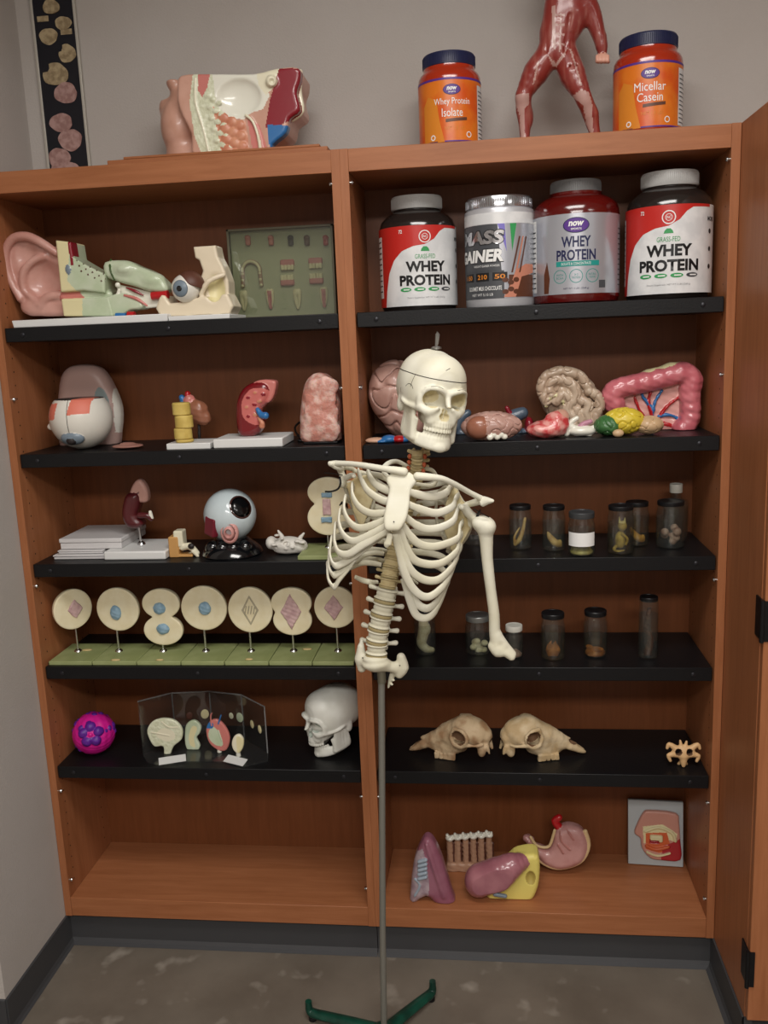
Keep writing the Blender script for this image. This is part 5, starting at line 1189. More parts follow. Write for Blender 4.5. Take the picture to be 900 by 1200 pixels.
s = canvas(534, 482, 614, 524, Y, .055, .055, .0016); v = at(576, 505, Y); s.ell((v.x, Y, Z2 + .034), (.077, .045, .038), m=0); s.gyri(.004, 170, .4, .006)
v = at(559, 505, Y); s.ell((v.x + .006, Y - .024, Z2 + .034), (.033, .024, .029), k=0, m=1); 
for k in range(5): s.ell((v.x + .032 + .009 * k, Y - .040 + .002 * k, Z2 + .010 + .006 * (k % 2)), (.008, .006, .007), k=.003, m=2)
s.cut((0, 0, Z2 + .0008), (0, 0, -1)); s.build('brain_section', [mbp, mat('brown_oval', (160, 104, 82), .3, coat=.4), C_['white']], t, world=True)
Y = .19; t = stand('vessel_model', 608, Y, Z2, 'blue and dark red vessel model behind the pink brain section', 'anatomical model')
s = canvas(532, 476, 626, 524, Y, .035, .035, .0017); s.chain(A3([(590, 505, Y), (600, 490, Y), (612, 484, Y)]), [.022, .020, .016], m=0); s.ell(A(620, 498, Y), (.012, .02, .022), k=.003, m=1); s.cap(A(598, 486, Y - .01), A(594, 478, Y - .01), .007, .006, k=.003, m=1)
s.chain(A3([(536, 500, Y), (541, 490, Y), (548, 484, Y)]), [.014, .013, .010], m=0); s.chain(A3([(540, 508, Y), (575, 512, Y), (612, 508, Y)]), .014, k=.006, m=0)
v = at(580, 515, Y); s.box((v.x, Y, Z2 + .009), (.07, .02, .008), k=.006, m=0); s.cut((0, 0, Z2 + .0008), (0, 0, -1)); s.build('vessels', [mat('vessel_slate', (78, 92, 108), .35, coat=.3), C_['dred']], t, world=True)
Y = .16; t = stand('brain_model', 667, Y, Z2, 'grey-pink sagittal brain half with deep folds, standing upright', 'anatomical model')
s = canvas(626, 428, 710, 522, Y, .055, .045, .0017)
s.ell(A(667, 466, Y + .02), (.074, .040, .066), m=0); s.ell(A(660, 450, Y + .015), (.055, .035, .038), k=.01, m=0); s.ell(A(690, 492, Y + .01), (.038, .035, .040), k=.01, m=0)
for path_ in ([(640, 470), (634, 455), (640, 441), (654, 435), (668, 436), (680, 441), (688, 452)], [(646, 462), (642, 452), (650, 445), (662, 446), (672, 452), (676, 462), (672, 470)], [(690, 458), (700, 464), (703, 476), (698, 488), (702, 498)], [(652, 470), (660, 462), (668, 470), (664, 480), (670, 488)], [(682, 470), (690, 474), (686, 486), (692, 496)], [(676, 480), (680, 492), (690, 504), (700, 505)]):
    s.chain(A3([(a_, b_, Y - .018) for a_, b_ in path_]), [.0135] * len(path_), k=.002, m=0)
s.chain(A3([(640, 476, Y - .02), (645, 466, Y - .024), (654, 464, Y - .024), (660, 472, Y - .022)]), .005, k=.001, m=1)
v = at(672, 515, Y); s.ell((v.x, Y, Z2 + .02), (.045, .03, .02), k=.008, m=0); s.gyri(.0035, 170, .7, .006); s.cut((0, 0, Z2 + .0008), (0, 0, -1)); s.build('hemisphere', [mbg, mat('brain_cream', (214, 208, 160), .35, coat=.4)], t, world=True)
Y = .065; t = stand('liver_piece', 643, Y, Z2, 'bright red and pink conical organ piece in front of the grey-pink brain half', 'model part')
s = canvas(612, 474, 674, 524, Y, .045, .045, .0016)
v = at(640, 508, Y); s.ell((v.x, Y, Z2 + .022), (.046, .036, .022), m=0); s.ell(A(652, 496, Y), (.030, .028, .032), k=.012, m=0); s.ell(A(630, 504, Y), (.026, .024, .016), k=.008, m=0); s.ell(A(658, 488, Y), (.016, .018, .018), k=.006, m=1); s.noise(.002, 120); s.cut((0, 0, Z2 + .0008), (0, 0, -1))
s.build('organ_piece', [mat('raw_red', (198, 62, 66), .3, var=(226, 158, 150), vs=55, coat=.4), C_['flesh']], t, world=True)
Y = .075; t = stand('white_vessel_piece', 684, Y, Z2, 'white and pink vessel piece between the red organ piece and the green brain lobe', 'model part')
s = canvas(656, 482, 704, 524, Y, .03, .03, .0015)
v = at(682, 512, Y); s.ell((v.x, Y, Z2 + .014), (.036, .022, .014), m=0)
for l, m in (([(664, 508), (668, 496), (676, 490)], 0), ([(676, 508), (682, 498), (692, 494)], 1), ([(690, 510), (694, 502), (700, 500)], 0), ([(670, 500), (680, 504), (690, 504)], 0)): s.chain(A3([(a_, b_, Y - .004) for a_, b_ in l]), [.008, .007, .006], k=.003, m=m)
s.cut((0, 0, Z2 + .0008), (0, 0, -1)); s.build('vessel_piece', [C_['white'], mat('orchid', (186, 130, 150), .4)], t, world=True)
Y = .065; t = stand('colored_brain_model', 738, Y, Z2, 'brain model painted green at the front, yellow above and tan behind', 'anatomical model')
s = canvas(692, 478, 784, 524, Y, .05, .05, .0015); v = at(711, 505, Y); s.ell((v.x + .004, Y, Z2 + .027), (.036, .034, .0265), m=0); s.gyri(.003, 210, .5, .004); s.cut((0, 0, Z2 + .0008), (0, 0, -1)); s.build('green_lobe', mat('lobe_green', (62, 108, 60), .4, coat=.2), t, world=True)
s = canvas(692, 478, 784, 524, Y, .05, .05, .0015); v = at(731, 505, Y); s.ell((v.x, Y + .006, Z2 + .036), (.052, .037, .034), m=0); s.gyri(.004, 190, 1.1, .004); s.cut((0, 0, Z2 + .0008), (0, 0, -1)); s.build('yellow_lobe', mat('lobe_yellow', (214, 190, 62), .4, coat=.2), t, world=True)
s = canvas(692, 478, 784, 524, Y, .05, .05, .0015); v = at(762, 505, Y); s.ell((v.x - .002, Y + .008, Z2 + .024), (.036, .034, .0235), m=0); s.gyri(.003, 210, 2, .004); v2 = at(722, 512, Y); s.ell((v2.x, Y - .034, Z2 + .010), (.014, .010, .010), k=.003, m=0); s.cut((0, 0, Z2 + .0008), (0, 0, -1)); s.build('tan_lobe', mat('lobe_tan', (200, 168, 130), .4, coat=.2), t, world=True)
Y = .17; t = stand('large_intestine_model', 766, Y, Z2, 'large pink intestine model with red and blue vessels and a yellow top', 'anatomical model')
s = canvas(706, 420, 822, 524, Y, .06, .05, .0019)
s.extr(wp([(722, 456), (800, 440), (806, 500), (770, 512), (745, 512), (738, 486), (722, 470)], Y), Y - .005, Y + .035, r=.012, m=1)
band = [(722, 476), (716, 465), (723, 456), (742, 451), (764, 446), (786, 440), (802, 437), (810, 446), (808, 460), (809, 478), (807, 494), (800, 503)]
s.chain(A3([(a_, b_, Y - .012) for a_, b_ in band]), [.022, .024, .026, .026, .026, .026, .027, .028, .025, .024, .024, .018], k=.004, m=0)
for k, p_ in enumerate(spline([(a_, b_, 0) for a_, b_ in band], 3)): s.ell(A(p_[0], p_[1], Y - .014), (.026, .026, .026) if k % 2 else (.020, .020, .020), k=.004, m=0)
s.cap(A(800, 500, Y - .022), A(797, 508, Y - .03), .011, .0105, k=.003, m=0); s.ell(A(796, 509, Y - .034), (.008, .006, .008), 's', k=.002, m=4)
s.chain(A3([(748, 444, Y - .01), (760, 440, Y - .012), (772, 437, Y - .012), (786, 432, Y - .012), (800, 430, Y - .008)]), [.012, .016, .015, .016, .012], k=.004, m=2)
for l, m in (([(762, 506), (764, 488), (768, 470), (776, 458)], 3), ([(768, 506), (772, 490), (784, 474), (796, 466)], 4), ([(760, 496), (750, 482), (744, 466)], 4), ([(766, 480), (754, 466), (752, 458)], 3), ([(772, 488), (784, 486), (794, 490)], 3), ([(770, 496), (784, 498), (792, 502)], 4), ([(764, 486), (760, 470), (764, 456)], 4)): s.chain(A3([(a_, b_, Y - .008) for a_, b_ in l]), [.0045, .004, .003], k=.002, m=m)
v = at(770, 510, Y); s.box((v.x, Y + .012, Z2 + .010), (.055, .022, .012), k=.01, m=1, r=.006); s.noise(.0012, 160); s.cut((0, 0, Z2 + .0008), (0, 0, -1))
s.build('intestine', [mat('gut_pink', (206, 116, 124), .3, var=(192, 98, 108), vs=30, coat=.5), mat('gut_pale', (216, 158, 150), .35, coat=.4), C_['yellow'], C_['blue'], C_['red']], t, world=True)

# ================================================================ third shelf, left
def slab(name, t, a, b, zlo, h, y0, y1, m, bv=.002): xa, xb = at(a, 650, (y0 + y1) / 2).x, at(b, 650, (y0 + y1) / 2).x; return G().box(xa, xb, y0, y1, zlo, zlo + h).build(name, m, t, world=True, bevel=bv)
mtr = mat('tray_white', (206, 204, 204), .4); z = Z3
for k, (a_, b_, h, y0, y1, lb) in enumerate(((71, 130, .013, .06, .24, 'thin white tray, lowest of the stack at the left of the shelf'), (75, 126, .010, .07, .25, 'thin grey-white tray in the middle of the white stack'), (76, 147, .030, .08, .26, 'thick white box on top of the white stack'))):
    Y = (y0 + y1) / 2; t = stand('flat_box' if k == 2 else 'tray', (a_ + b_) / 2, Y, z, lb, 'box' if k == 2 else 'tray')
    xa, xb = at(a_, 650, .1).x, at(b_, 650, .1).x
    G().box(xa, xb, y0, y1, z + .0004, z + h * .6).build('body', mtr, t, world=True, bevel=.002); G().box(xa - .002, xb + .002, y0 - .002, y1 + .002, z + h * .6 + .0004, z + h).build('lid', mtr, t, world=True, bevel=.002); z += h + .0005
Y = .13; t = stand('kidney_on_stand', 165, Y, Z3, 'dark red kidney model with pale tip on a rod over a white base', 'anatomical model')
z_ = Z3; xa, xb = at(132, 655, .1).x, at(203, 655, .1).x; G().box(xa, xb, .045, .20, Z3, Z3 + .024).build('base', C_['basew'], t, world=True, bevel=.004)
G().tube([(t.location.x + .004, Y, Z3 + .024), (t.location.x + .002, Y, Z3 + .085)], .0032, 10).lathe([(.012, .024), (.010, .03), (.004, .034), (0, .034)], 16, c=(t.location.x + .004, Y, Z3)).build('rod', msteel, t, world=True)
s = canvas(140, 556, 184, 626, Y, .035, .035, .0017)
s.extr(wp(sm([(146, 592), (151, 578), (164, 577), (166, 590), (163, 602), (170, 612), (164, 618), (152, 616), (146, 605)], 3), Y), Y - .028, Y + .028, r=.018, m=0); s.extr(wp(sm([(154, 580), (158, 566), (166, 561), (174, 572), (175, 586), (166, 588)], 3), Y), Y - .016, Y + .014, r=.009, m=1); s.paintp(wp([(150, 582), (166, 575), (158, 590)], Y), 0)
s.chain(A3([(164, 604, Y - .02), (172, 604, Y - .022), (177, 608, Y - .02)]), [.009, .007, .0065], k=.004, m=0); s.cap(A(176, 600, Y - .02), A(178, 607, Y - .02), .005, k=0, m=2)
s.build('kidney', [mat('kidney_maroon', (84, 28, 32), .3, coat=.4), mat('adrenal_pale', (196, 150, 138), .4), C_['white']], t, world=True)
Y = .085; t = stand('small_ear_section', 218, Y, Z3, 'small tan and cream ear section piece left of the blue-white eyeball', 'model part')
s = canvas(198, 616, 240, 660, Y, .03, .03, .0014)
s.box(A(206, 640, Y), (.014, .02, .030), r=.004, m=0); s.box(A(211, 630, Y), (.013, .018, .022), r=.004, m=1, k=.002); s.chain(A3([(214, 642, Y - .01), (222, 640, Y - .01), (231, 648, Y - .01)]), [.008, .010, .007], k=.004, m=1); s.ell(A(224, 640, Y - .022), (.009, .006, .008), k=0, m=2); s.chain(A3([(226, 646, Y - .016), (232, 652, Y - .014)]), [.005, .004], k=.002, m=1)
v = at(216, 654, Y); s.box((v.x, Y, Z3 + .004), (.030, .018, .004), r=.002, m=0); s.cap((v.x + .018, Y, Z3 + .004), A(228, 646, Y), .006, k=.004, m=1); s.cut((0, 0, Z3 + .0006), (0, 0, -1)); s.build('ear_section', [mat('section_tan', (196, 148, 88), .45), C_['cream'], C_['dark']], t, world=True)
Y = .10; t = stand('eyeball_model', 270, Y, Z3, 'bluish white eyeball model with dark cornea on a glossy black pedestal', 'anatomical model')
c = at(270, 609, Y); R = .071; c.z = Z3 + .040 + R * .98
mgb = mat('gloss_black', (14, 15, 18), .12, coat=.8)
G().lathe([(.080, .0), (.083, .006), (.078, .016), (.066, .028), (.052, .038), (.044, .048), (0, .050)], 48, c=(c.x, Y, Z3)).build('pedestal', mgb, t, world=True)
for k in range(4): G().ell((c.x - .045 + .030 * k, Y - .048 + .010 * abs(k - 1.5), Z3 + .024), (.021, .020, .022), 20, 12).build('pedestal_lobe', mgb, t, world=True)
eyeball(t, c, R, (.70, -.66, .46), .46, .40, white=mat('blue_white_globe', (196, 208, 212), .2, coat=.5), iris=mat('cornea_brown', (70, 44, 40), .1, coat=.9), name='globe')
s = SDF((c.x - .09, Y - .11, c.z - .08), (c.x + .06, Y + .05, c.z + .04), .0016); v = Vector(at(248, 617, Y - .05)); d = (v - c).normalized() * R
s.box(c + d * .93, (.020, .010, .026), rot=(0, 12, -35), r=.005, m=0); v = Vector(at(269, 624, Y - .06)); d = (v - c).normalized() * R
for k in range(4): s.ell(c + d * 1.0 + Vector((0, -.002 * k, 0)), (.025 - .005 * k, .013, .031 - .006 * k), 'u' if k % 2 == 0 else 's', k=.001, m=1)
s.build('muscle_and_nerve', [mat('muscle_maroon', (112, 30, 44), .35), mat('nerve_pink', (206, 150, 144), .4)], t, world=True)
Y = .10; t = stand('skull_base_bone', 337, Y, Z3, 'small knobbly white skull base bone right of the blue-white eyeball', 'bone model')
s = canvas(308, 618, 366, 658, Y, .04, .04, .0016)
s.ell(A(338, 638, Y), (.044, .032, .022), m=0); s.ell(A(318, 636, Y), (.015, .02, .018), k=.008, m=0); s.ell(A(352, 640, Y), (.020, .025, .018), k=.006, m=0)
r = random.Random(11)
for k in range(16): s.ell(A(338 + r.uniform(-20, 20), 637 + r.uniform(-10, 8), Y - .026), (r.uniform(.004, .010), .008, r.uniform(.003, .008)), 'u' if k % 3 else 's', k=.003, m=0)
s.cap(A(330, 628, Y), A(326, 622, Y), .006, .003, k=.004, m=0); s.cap(A(352, 630, Y), A(356, 625, Y), .006, .003, k=.004, m=0)
v = at(338, 650, Y); s.ell((v.x, Y, Z3 + .010), (.038, .026, .0095), k=.008, m=0); s.cut((0, 0, Z3 + .0006), (0, 0, -1)); s.build('bone', mat('chalk_bone', (216, 212, 204), .5), t, world=True)

# ================================================================ dividing cell models
mcell = mat('cell_ivory', (232, 222, 190), .4, var=(226, 214, 178), vs=30); mgpl = mat('moss_green_base', (152, 160, 110), .5, var=(140, 149, 98), vs=20); mnuc = mat('nucleus_blue', (142, 172, 190), .4, var=(122, 154, 174), vs=60)
mchr = mat('chromatin_mauve', (206, 174, 172), .5, var=(184, 148, 150), vs=70); mspin = mat('spindle_grey', (172, 164, 140), .5); mglue = mat('dried_glue', (206, 184, 130), .5)
def cell(px, cy, lobes, nuc, z, label, base, Y=.10, yaw=0, extra=None, group='dividing cell models', fr=.022, bk=.17):
    t = stand('cell_model', px, Y, z, label, 'cell model', group=group)
    xa, xb = at(base[0], 780, fr).x, at(base[1], 780, fr).x
    if base[2]: G().box(xa + .001, xb - .001, fr, bk, z, z + .011).build('base', mgpl, t, world=True, bevel=.0015)
    zc = at(px, cy, Y).z; x0 = t.location.x; xm = at(px, cy, Y).x; lo = min(at(px, b + r2, Y).z for a_, b, r1, r2 in lobes)
    G().tube([(x0, Y + .006, z + .011), (x0, Y + .006, lo + .012)], .0030, 10).lathe([(.011, .011), (.010, .014), (.0045, .018), (0, .018)], 18, c=(x0, Y + .006, z)).build('rod', msteel, t, world=True)
    hi = max(at(px, b - r2, Y).z for a_, b, r1, r2 in lobes); s = SDF((xm - .085, Y - .012, lo - .015), (xm + .085, Y + .062, hi + .015), .0019)
    for a_, b, r1, r2 in lobes:
        v = at(a_, b, Y); s.ell((v.x, Y + .004, v.z), (r1 * .00242, .050, r2 * .00242), k=.006, m=0)
    s.cut((0, Y, 0), (0, -1, 0), k=.003); o = s.build('cell_body', mcell, t, world=True); objs = [o]
    for kind, a_, b, r1, r2 in nuc:
        v = at(a_, b, Y); k_ = .00242; s = SDF((v.x - r1 * k_ - .006, Y - .016, v.z - r2 * k_ - .006), (v.x + r1 * k_ + .006, Y + .008, v.z + r2 * k_ + .006), .0013)
        if kind == 'n': s.ell((v.x, Y, v.z), (r1 * k_, .009, r2 * k_)); s.noise(.0012, 260); objs.append(s.build('nucleus', mnuc, t, world=True))
        elif kind == 'd':
            s.extr([(v.x, v.z + r2 * k_), (v.x + r1 * k_, v.z), (v.x, v.z - r2 * k_), (v.x - r1 * k_, v.z)], Y - .004, Y + .003, r=.003); s.noise(.0012, 240); objs.append(s.build('chromatin', mchr, t, world=True))
        elif kind == 's':
            s.extr([(v.x, v.z + r2 * k_), (v.x + r1 * k_, v.z), (v.x, v.z - r2 * k_), (v.x - r1 * k_, v.z)], Y - .002, Y + .002, r=.001); s.extr([(v.x, v.z + r2 * k_ * .8), (v.x + r1 * k_ * .75, v.z), (v.x, v.z - r2 * k_ * .8), (v.x - r1 * k_ * .75, v.z)], Y - .009, Y + .009, 's')
            for q_ in range(4): s.cap((v.x - r1 * k_ * .6 + .008 * q_, Y - .002, v.z - .010), (v.x - r1 * k_ * .4 + .008 * q_, Y - .002, v.z + .012), .0016)
            objs.append(s.build('spindle', mspin, t, world=True))
        elif kind == 'b':
            s.box((v.x, Y - .001, v.z), (r1 * k_, .004, r2 * k_), r=.002); s.noise(.0008, 260); objs.append(s.build('chromatin_band', mnuc if r1 > r2 else mchr, t, world=True))
    if yaw:
        M = Matrix.Translation((xm, Y, 0)) @ Matrix.Rotation(R_(yaw), 4, 'Z') @ Matrix.Translation((-xm, -Y, 0)); T = wm(t)
        for o in objs: o.data.transform(T.inverted() @ M @ T)
    if extra:
        for a_, b, w in extra:
            q_ = at(a_, b, 0); d = CR.T @ np.array([(a_ - 450) / FPX, (b - 600) / FPX, 1.0]); h = CAMP + d * (z + .011 - CAMP[2]) / d[2]
            G().lathe([(w * .8, .0002), (w, .0012), (w * .7, .0026), (0, .003)], 9, sx=1.5, sy=.8, c=(h[0], min(max(h[1], fr + .01), bk - .01), z + .011)).build('glue_patch', mglue, t, world=True, sharp=0)
    return t
g6 = 'dividing cell models in a row on green bases'
cell(91, 713, [(86, 713, 23, 24)], [('d', 88, 713, 9, 12)], Z4, 'dividing cell model turned sideways, at the left end of the row', (57, 108, 1), yaw=48, extra=[(102, 762, .011)], group=g6)
cell(139, 715, [(137.6, 714.5, 25.5, 26)], [('n', 135.7, 718, 6.5, 9)], Z4, 'round cell model with one tall oval blue nucleus, second from the left', (108, 160, 1), extra=[(133, 776, .010)], group=g6)
cell(191, 722, [(188, 708, 22.5, 18), (191, 739, 23.5, 18)], [('n', 186.6, 713, 7.5, 7), ('n', 191, 737, 8, 6.5)], Z4, 'figure-eight cell model with two blue nuclei, third from the left', (160, 212, 1), extra=[(187, 774, .008)], group=g6)
cell(241, 713, [(238.6, 713, 27, 26.5)], [('n', 240, 713, 7.5, 8)], Z4, 'round cell model with one round blue nucleus in its middle, fourth from the left', (212, 263, 1), group=g6)
cell(294, 715, [(293, 715, 26, 27)], [('s', 293, 715, 10, 18)], Z4, 'round cell model with a grey spindle outline, fifth from the left', (263, 315, 1), extra=[(292, 773, .008)], group=g6)
cell(344, 718, [(341, 707, 23.5, 18), (342.5, 727, 22.5, 18)], [('d', 341, 717, 12, 21)], Z4, 'pinched cell model with a tall pink diamond, sixth from the left', (315, 366, 1), group=g6)
cell(396, 712, [(393, 712, 24.5, 24.5)], [('d', 391, 712, 11, 15)], Z4, 'round cell model with a mauve diamond, directly below the rib cage edge', (366, 415, 1), extra=[(360, 761, .010)], group=g6)
cell(385, 594, [(384, 577, 23, 17), (385, 607, 24, 20)], [('b', 383, 580, 6, 2.6), ('b', 383, 594, 4.5, 9), ('b', 383, 609, 6, 3.0)], Z3, 'figure-eight cell model with blue bands, behind the skeleton shoulder', (356, 409, 1), Y=.11, group=None)

# ================================================================ fifth shelf, left
Y = .10; t = stand('cell_ball', 111, Y, Z5, 'magenta ball with raised purple shapes at the left end of the shelf', 'ball')
c = at(111, 867, Y); R = .060; c = Vector((c.x, Y, Z5 + R)); s = SDF(c - Vector((.075, .075, .062)), c + Vector((.075, .075, .075)), .0016); s.ell(c, (R, R, R), m=0)
r = random.Random(4); fwd = Vector((.3, -1, .35)).normalized()
for k in range(46):
    d = Vector((r.gauss(0, 1), r.gauss(0, 1), r.gauss(0, 1))).normalized()
    if d.dot(fwd) > .35 and k % 2: continue
    s.ell(c + d * R * .91, (r.uniform(.007, .010),) * 3, k=0, m=1)
u_ = fwd.cross(Vector((0, 0, 1))).normalized(); w_ = u_.cross(fwd)
for k in range(5):
    a_ = 2 * math.pi * k / 5 + .3; d = (fwd + (u_ * math.cos(a_) + w_ * math.sin(a_)) * .42).normalized(); s.ell(c + d * R * .88, (.0155, .0155, .0155), k=.001, m=1)
s.ell(c + fwd * R * .92, (.0085,) * 3, k=0, m=0); s.noise(.001, 200); s.cut((0, 0, Z5 + .0008), (0, 0, -1)); s.build('ball', [mat('ball_magenta', (206, 26, 140), .45), mat('ball_purple', (92, 32, 140), .45)], t, world=True)
# folding acrylic display of organ sections
Y = .11; t = stand('acrylic_display', 242, Y, Z5, 'folded clear acrylic display holding small brain, kidney, heart and leaf sections', 'display')
mac = clear('acrylic', (232, 234, 234), .05, .05); mace = clear('acrylic_edge', (230, 234, 234), .8, .1)
P = [at(167, 880, .075), at(207, 880, .19), at(251, 880, .225), at(288, 880, .19), at(314, 880, .10)]; zt = [at(167, 822, .075).z, at(207, 812, .19).z, at(251, 810, .225).z, at(288, 814, .19).z, at(314, 828, .10).z]
for k in range(4):
    a_, b_ = P[k], P[k + 1]; n = Vector((b_.y - a_.y, -(b_.x - a_.x), 0)).normalized() * .003
    v = [Vector((q_.x, q_.y, z_)) + m_ for m_ in (Vector(), n) for q_, z_ in ((a_, Z5 + .004), (b_, Z5 + .004), (b_, zt[k + 1]), (a_, zt[k]))]
    o = G().add(v, [(3, 2, 1, 0), (4, 5, 6, 7), (0, 1, 5, 4), (1, 2, 6, 5), (2, 3, 7, 6), (3, 0, 4, 7)]).build('back_panel', mac, t, world=True)
    G().tube([v[3] + n * .5, v[2] + n * .5], .0022, 6).tube([v[1] + n * .5, v[2] + n * .5], .0020, 6).build('panel_edge', mace, o, world=True)
F = [at(183, 898, .0), at(224, 893, .03), at(268, 893, .03), at(300, 893, .03)]
F = [(at(172, 890, .03).x, .035), (at(186, 890, .02).x, .018), (at(218, 890, .045).x, .045), (at(262, 890, .05).x, .045), (at(284, 890, .02).x, .018), (at(313, 890, .05).x, .055)]
bs_ = [(p_[0], p_[1]) for p_ in F] + [(q_.x, q_.y) for q_ in reversed(P)]; n = len(bs_)
G().add([(a_, b_, Z5 + z_) for z_ in (.0005, .004) for a_, b_ in bs_], [tuple(reversed(range(n))), tuple(range(n, 2 * n))] + [(i, (i + 1) % n, n + (i + 1) % n, n + i) for i in range(n)]).build('floor_plate', mac, t, world=True)
mcard = mat('card_grey', (206, 206, 204), .5)
for k in (1, 3):
    a_, b_ = Vector((*F[k], Z5)), Vector((*F[k + 1], Z5)); d = (b_ - a_).normalized(); n_ = Vector((-d.y, d.x, 0))
    w_ = .024; v = [a_ + Vector((0, 0, .0045)), b_ + Vector((0, 0, .0045)), b_ + n_ * w_ + Vector((0, 0, .014)), a_ + n_ * w_ + Vector((0, 0, .014))]; v += [q_ - Vector((0, 0, .001)) for q_ in v]
    G().add(v, [(0, 1, 2, 3), (7, 6, 5, 4), (0, 4, 5, 1), (1, 5, 6, 2), (2, 6, 7, 3), (3, 7, 4, 0)]).build('caption_card', mcard, t, world=True)
def leafm(name, poly, Yc, cols, paints=(), bars=(), foot=None):
    xs = [p_[0] for p_ in poly]; ys = [p_[1] for p_ in poly]; s = canvas(min(xs) - 3, min(ys) - 3, max(xs) + 3, 899, Yc, .012, .012, .0014); s.extr(wp(sm(poly, 3), Yc), Yc - .007, Yc + .005, r=.004, m=0)
    for pp, m in paints: s.paintp(wp(sm(pp, 3), Yc), m, Yc - .02, Yc)
    for l, m in bars: s.chain(A3([(a_, b_, Yc - .006) for a_, b_ in l]), .0022, k=.001, m=m)
    x0, y0 = foot; s.cap(A(x0, y0, Yc), (at(x0, y0, Yc).x, Yc, Z5 + .006), .006, .007, k=.003, m=3); s.cut((0, 0, Z5 + .0045), (0, 0, -1)); return s.build(name, [C_[c_] for c_ in cols], t, world=True)
leafm('brain_section', [(176, 866), (173, 855), (179, 845), (192, 841), (206, 844), (214, 854), (213, 866), (204, 874), (199, 886), (193, 886), (192, 874), (182, 874)], .09, ['fat', 'cream', 'pink', 'white'], [([(184, 860), (192, 852), (204, 856), (206, 864), (196, 868)], 1)], [([(178, 858), (188, 860), (198, 862)], 1), ([(190, 846), (198, 852), (208, 852)], 1)], (196, 884))
leafm('kidney_section', [(217, 862), (219, 848), (228, 843), (236, 850), (235, 858), (231, 864), (235, 874), (228, 882), (219, 876)], .12, ['mint', 'yellow', 'pink', 'white'], [([(222, 862), (226, 850), (232, 852), (228, 864), (230, 874), (224, 872)], 1)], [], (227, 878))
leafm('heart_section', [(242, 856), (245, 846), (254, 842), (264, 850), (270, 864), (266, 878), (256, 878), (246, 870)], .10, ['pink', 'mint', 'blue', 'white'], [([(245, 858), (250, 850), (258, 858), (262, 872), (254, 872), (247, 866)], 1), ([(240, 846), (250, 846), (250, 852), (242, 852)], 2)], [([(248, 850), (247, 838), (252, 832)], 0), ([(256, 848), (259, 838)], 2), ([(256, 856), (260, 868)], 1)], (257, 876))
leafm('leaf_section', [(272, 870), (275, 862), (281, 860), (286, 866), (285, 876), (280, 882), (274, 878)], .075, ['cream', 'yellow', 'pink', 'white'], [([(278, 862), (286, 866), (284, 878), (279, 880)], 1)], [], (279, 879))
for a_, b_, w_, m_ in ((222, 838, .009, 'brown'), (240, 836, .012, 'yellow'), (272, 838, .008, 'fat'), (282, 840, .012, 'mint'), (297, 848, .010, 'yellow'), (306, 854, .010, 'yellow')):
    k = 0 if a_ < 207 else 1 if a_ < 251 else 2 if a_ < 288 else 3; p0, p1 = P[k], P[k + 1]
    # meet the panel: solve along the view ray
    best = min(np.linspace(p0.y, p1.y, 60), key=lambda yy: abs(at(a_, b_, yy).x - (p0.x + (p1.x - p0.x) * (yy - p0.y) / (p1.y - p0.y)))); v = at(a_, b_, best)
    d = (p1 - p0); d.z = 0; ang = math.atan2(d.y, d.x); n = Vector((d.y, -d.x, 0)).normalized()
    G().ell((0, 0, 0), (w_, .0018, w_ * 1.25), 16, 10, M=Matrix.Rotation(ang, 4, 'Z')).build('panel_medallion', C_[m_], t, loc=tuple(v + n * .005 - t.location))
# human skull facing left
Y = .13; t = stand('human_skull', 386, Y, Z5, 'white human skull model facing left with open jaw, against the divider', 'skull')
mgs = mat('skull_grey_white', (224, 224, 216), .45, var=(214, 214, 204), vs=18); mgs2 = mat('skull_grey_inner', (176, 186, 176), .5)
sk_ = .86
base_ = Matrix.Translation((0, 0, .012)) @ Matrix.Rotation(R_(-50), 4, 'Z') @ Matrix.Scale(sk_, 4)
for nm, jaw in (('skull', False), ('jaw', True)):
    s = skull_sdf(.0018, jaw); o = s.build(nm, [mgs, mgs2], t)
    Mj = base_ @ Matrix.Rotation(R_(7), 4, 'X') if not jaw else base_ @ Matrix.Translation((0, .01, .082)) @ Matrix.Rotation(R_(10), 4, 'X') @ Matrix.Translation((0, -.006, -.082))
    o.data.transform(Mj)
lo_ = min(v.co.z for ch in t.children for v in ch.data.vertices)
for ch in list(t.children): ch.data.transform(Matrix.Translation((0, 0, -lo_ + .0005)))
t.location.x = at(394, 850, Y).x

